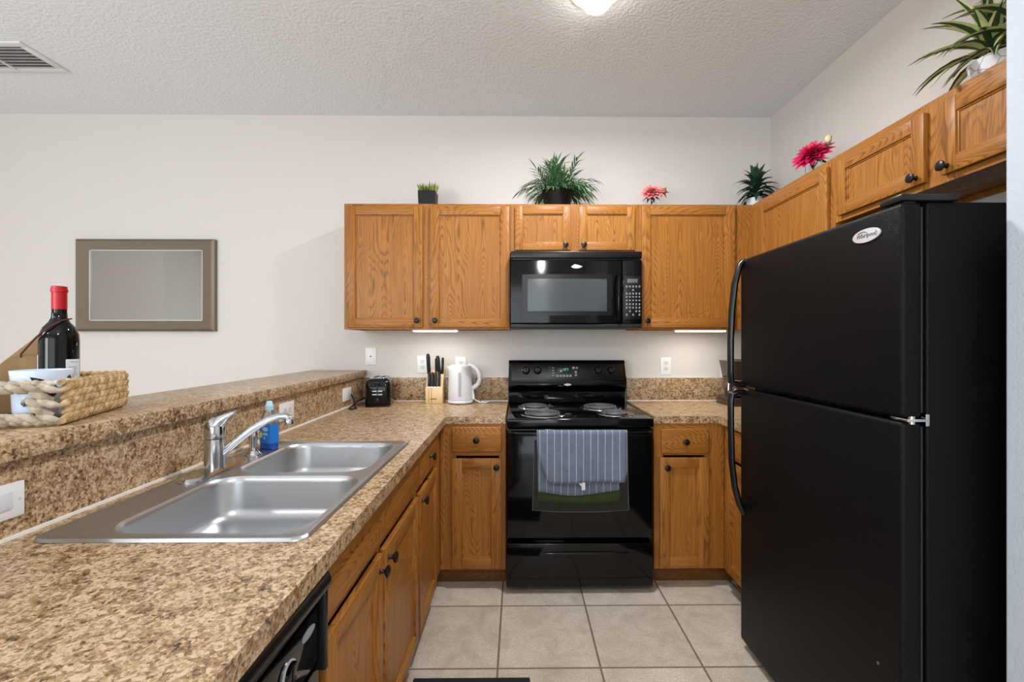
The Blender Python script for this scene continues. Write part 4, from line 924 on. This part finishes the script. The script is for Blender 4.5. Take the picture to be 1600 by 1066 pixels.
t = thing('potted_palm', 'bushy green artificial palm in a round black pot above the microwave', 'plant', (.247, 2.88, PZ))
px, py = .247, 2.88
mb = MB(); mb.lathe([(.076, 0), (.080, .004), (.094, .108), (.098, .112), (.098, .120), (.091, .120), (.086, .105)], (px, py, PZ), 'z', 32); part('pot', mb, 'potblack', t, True)
mb = MB(); mb.lathe([(.080, .100), (.01, .104)], (px, py, PZ), 'z', 24, False, True); part('soil', mb, 'soil', t, True)
mb = MB()
def frond(bx, by, bz, az, el, L, drp, lw, ln, nl):
    d = Vector((math.cos(az) * math.cos(el), math.sin(az) * math.cos(el), math.sin(el))); p = Vector((bx, by, bz)); pts = [p.copy()]
    for i in range(10):
        d = (d + Vector((0, 0, -drp / 10))).normalized(); p = p + d * (L / 10); pts.append(p.copy())
    mb.tube(pts, [.0028 - .0002 * i for i in range(11)], 5)
    for k in range(nl):
        f = .35 + .65 * k / (nl - 1); j = min(9, int(f * 10)); q = pts[j].lerp(pts[j + 1], f * 10 - j); tt = (pts[j + 1] - pts[j]).normalized(); sd = tt.cross(Vector((0, 0, 1)))
        if sd.length < .1: sd = Vector((1, 0, 0))
        sd.normalize(); s_ = 1 if k % 2 else -1
        dirn = (tt * .85 + sd * .62 * s_ + Vector((0, 0, random.uniform(-.1, .2)))) if k < nl - 1 else tt
        mb.leaf(q, dirn, (0, 0, 1), ln * random.uniform(.75, 1.1), lw, random.uniform(.3, .9), 4, (0, 0))
for i in range(62):
    if i < 26: az = random.choice((0, PI)) + random.uniform(-.8, .8); el = R(random.uniform(34, 60)); L = random.uniform(.19, .275)
    elif i < 42: az = random.uniform(PI, 2 * PI); el = R(random.uniform(42, 72)); L = random.uniform(.11, .17)
    else: az = random.uniform(0, 2 * PI); el = R(random.uniform(58, 88)); L = random.uniform(.13, .235)
    if math.sin(az) > .15 and el < 1: L *= .5
    frond(px + random.uniform(-.055, .055), py + random.uniform(-.055, .03), PZ + .10, az, el, L, 1.45 if el < 1.06 else .5, .0068, .082, 11)
part('foliage', mb, 'palm', t, True, recalc=False)

def glass_vase(t, x, y, r, h):
    mb = MB(); mb.lathe([(r * .9, .001), (r, .004), (r * 1.03, h), (r * .97, h), (r * .93, .008), (r * .3, .007)], (x, y, PZ), 'z', 28); part('vase', mb, 'vase', t, True)
def flower(mb, c, nrm, r, layers, mats, pw=.34, tip=0.0):
    nrm = Vector(nrm).normalized(); a0 = nrm.orthogonal().normalized(); b0 = nrm.cross(a0)
    for li in range(layers):
        rr = r * (1 - .72 * li / max(1, layers - 1)); n = max(6, int(13 - 1.2 * li)); el = .05 + 1.1 * li / max(1, layers - 1)
        for k in range(n):
            a = 2 * PI * (k + .5 * (li % 2)) / n + random.uniform(-.1, .1); rad = a0 * math.cos(a) + b0 * math.sin(a)
            d = rad * math.cos(el) + nrm * math.sin(el)
            mb.leaf(Vector(c) + nrm * .004 * li, d, nrm, rr * random.uniform(.85, 1.05), rr * pw * .55, .12, 4, mats, tip, .55)
t = thing('flower_vase', 'salmon-pink artificial flower in a small clear glass right of the palm', 'flowers', (.83, 2.86, PZ))
glass_vase(t, .833, 2.86, .040, .072)
mb = MB(); mb.tube([(.833, 2.86, PZ + .012), (.838, 2.86, PZ + .05), (.836, 2.85, PZ + .10)], .004, 6); mb.tube([(.838, 2.86, PZ + .04), (.87, 2.86, PZ + .10), (.91, 2.86, PZ + .122)], .003, 6)
for k in range(7): a = 2 * PI * k / 7; mb.leaf((.836, 2.855, PZ + .085), (math.cos(a), math.sin(a), .1), (0, 0, 1), .062, .014, .8, 4)
part('stem', mb, 'stem', t, True)
mb = MB(); flower(mb, (.835, 2.845, PZ + .108), (-.1, -.75, .75), .078, 6, (0, 0), .5); part('bloom', mb, 'pink', t, True, recalc=False)
mb = MB(); mb.ball((.918, 2.86, PZ + .124), .017, (1, 1, 1.2), 12)
for k in range(6): a = 2 * PI * k / 6; mb.leaf((.918, 2.86, PZ + .122), (math.cos(a), .3, math.sin(a)), (0, 1, 0), .045, .006, .1, 3)
part('bud', mb, 'budr', t, True)

t = thing('potted_dracaena', 'dark green leafy plant in a white pot in the corner above the cabinets', 'plant', (1.50, 2.86, PZ))
px, py = 1.502, 2.86
mb = MB(); mb.lathe([(.046, 0), (.051, .004), (.058, .062), (.060, .075), (.055, .075), (.051, .062)], (px, py, PZ), 'z', 30); part('pot', mb, 'potwhite', t, True)
mb = MB(); mb.lathe([(.053, .062), (.01, .066)], (px, py, PZ), 'z', 20, False, True); part('soil', mb, 'soil', t, True)
mb = MB(); mb.tube([(px, py, PZ + .062), (px + .002, py, PZ + .17)], .008, 8); part('stem', mb, 'stem', t, True)
mb = MB()
for i in range(52):
    f = i / 51; a = i * 2.4; el = R(14 + 68 * f); L = (.165 - .05 * f) * random.uniform(.85, 1.1)
    if math.sin(a) > .5: L *= .85
    mb.leaf((px, py, PZ + .085 + .10 * f), (math.cos(a) * math.cos(el), math.sin(a) * math.cos(el), math.sin(el)), (0, 0, 1) if el < 1.2 else (math.sin(a), math.cos(a), .1), L, .0215, 1.9 - 1.1 * f, 6)
part('foliage', mb, 'drac', t, True, recalc=False)

t = thing('flower_vase', 'magenta artificial flower in a clear glass on the right wall cabinets', 'flowers', (1.52, 2.28, PZ))
fx_, fy_ = 1.485, 2.275
glass_vase(t, fx_, fy_, .036, .080)
mb = MB(); mb.tube([(fx_, fy_, PZ + .012), (fx_, fy_, PZ + .06), (fx_ - .005, fy_, PZ + .10)], .004, 6); mb.tube([(fx_, fy_, PZ + .05), (fx_ + .02, fy_ - .05, PZ + .12), (fx_ + .02, fy_ - .075, PZ + .155)], .003, 6)
for k in range(6): a = 2 * PI * k / 6; mb.leaf((fx_ - .003, fy_, PZ + .088), (math.cos(a), math.sin(a), .15), (0, 0, 1), .085, .016, .6, 4)
mb.leaf((fx_ + .02, fy_ - .07, PZ + .12), (.1, -.5, 1), (1, 0, 0), .06, .011, .1, 4); part('stem', mb, 'stem', t, True)
mb = MB(); flower(mb, (fx_ - .01, fy_ - .01, PZ + .108), (-.55, -.35, .6), .104, 8, (0, 0), .42); part('bloom', mb, 'magenta', t, True, recalc=False)
mb = MB(); mb.ball((fx_ + .02, fy_ - .08, PZ + .162), .016, (1, 1, 1.25), 12); part('bud', mb, 'bud', t, True)

t = thing('potted_dracaena', 'cream-edged variegated plant in a white patterned pot over the fridge', 'plant', (1.515, 1.395, PZ))
px, py = 1.535, 1.425
mb = MB(); mb.lathe([(.072, 0), (.076, .004), (.083, .066), (.085, .072), (.078, .072), (.075, .060)], (px, py, PZ), 'z', 34); part('pot', mb, 'potgeo', t, True)
mb = MB(); mb.lathe([(.077, .056), (.01, .060)], (px, py, PZ), 'z', 20, False, True); part('soil', mb, 'soil', t, True)
mb = MB()
for (sx_, sy_, sh) in ((-.01, .015, .06), (.01, -.03, .16)): mb.tube([(px + sx_, py + sy_, PZ + .055), (px + sx_ * 1.5, py + sy_ * 1.5, PZ + .08 + sh)], .011, 8)
part('stem', mb, 'stem', t, True)
mb = MB()
for (sx_, sy_, sh, n) in ((-.015, .022, .07, 46), (.010, -.045, .18, 54)):
    for i in range(n):
        f = i / (n - 1); a = i * 2.4 + sh * 9; el = R(22 + 60 * f); L = (.235 - .06 * f) * random.uniform(.85, 1.1); ca, sa = math.cos(a), math.sin(a)
        if ca > .25: L *= .55
        if sa < -.3: L *= .8
        mb.leaf((px + sx_, py + sy_, PZ + .085 + sh * f), (ca * math.cos(el), sa * math.cos(el), math.sin(el)), (0, 0, 1) if el < 1.2 else (sa, ca, .1), L, .0205, 1.7 - 1.2 * f, 7, (0, 1) if i % 3 else (1, 0))
part('foliage', mb, ['varie', 'cream'], t, True, recalc=False)
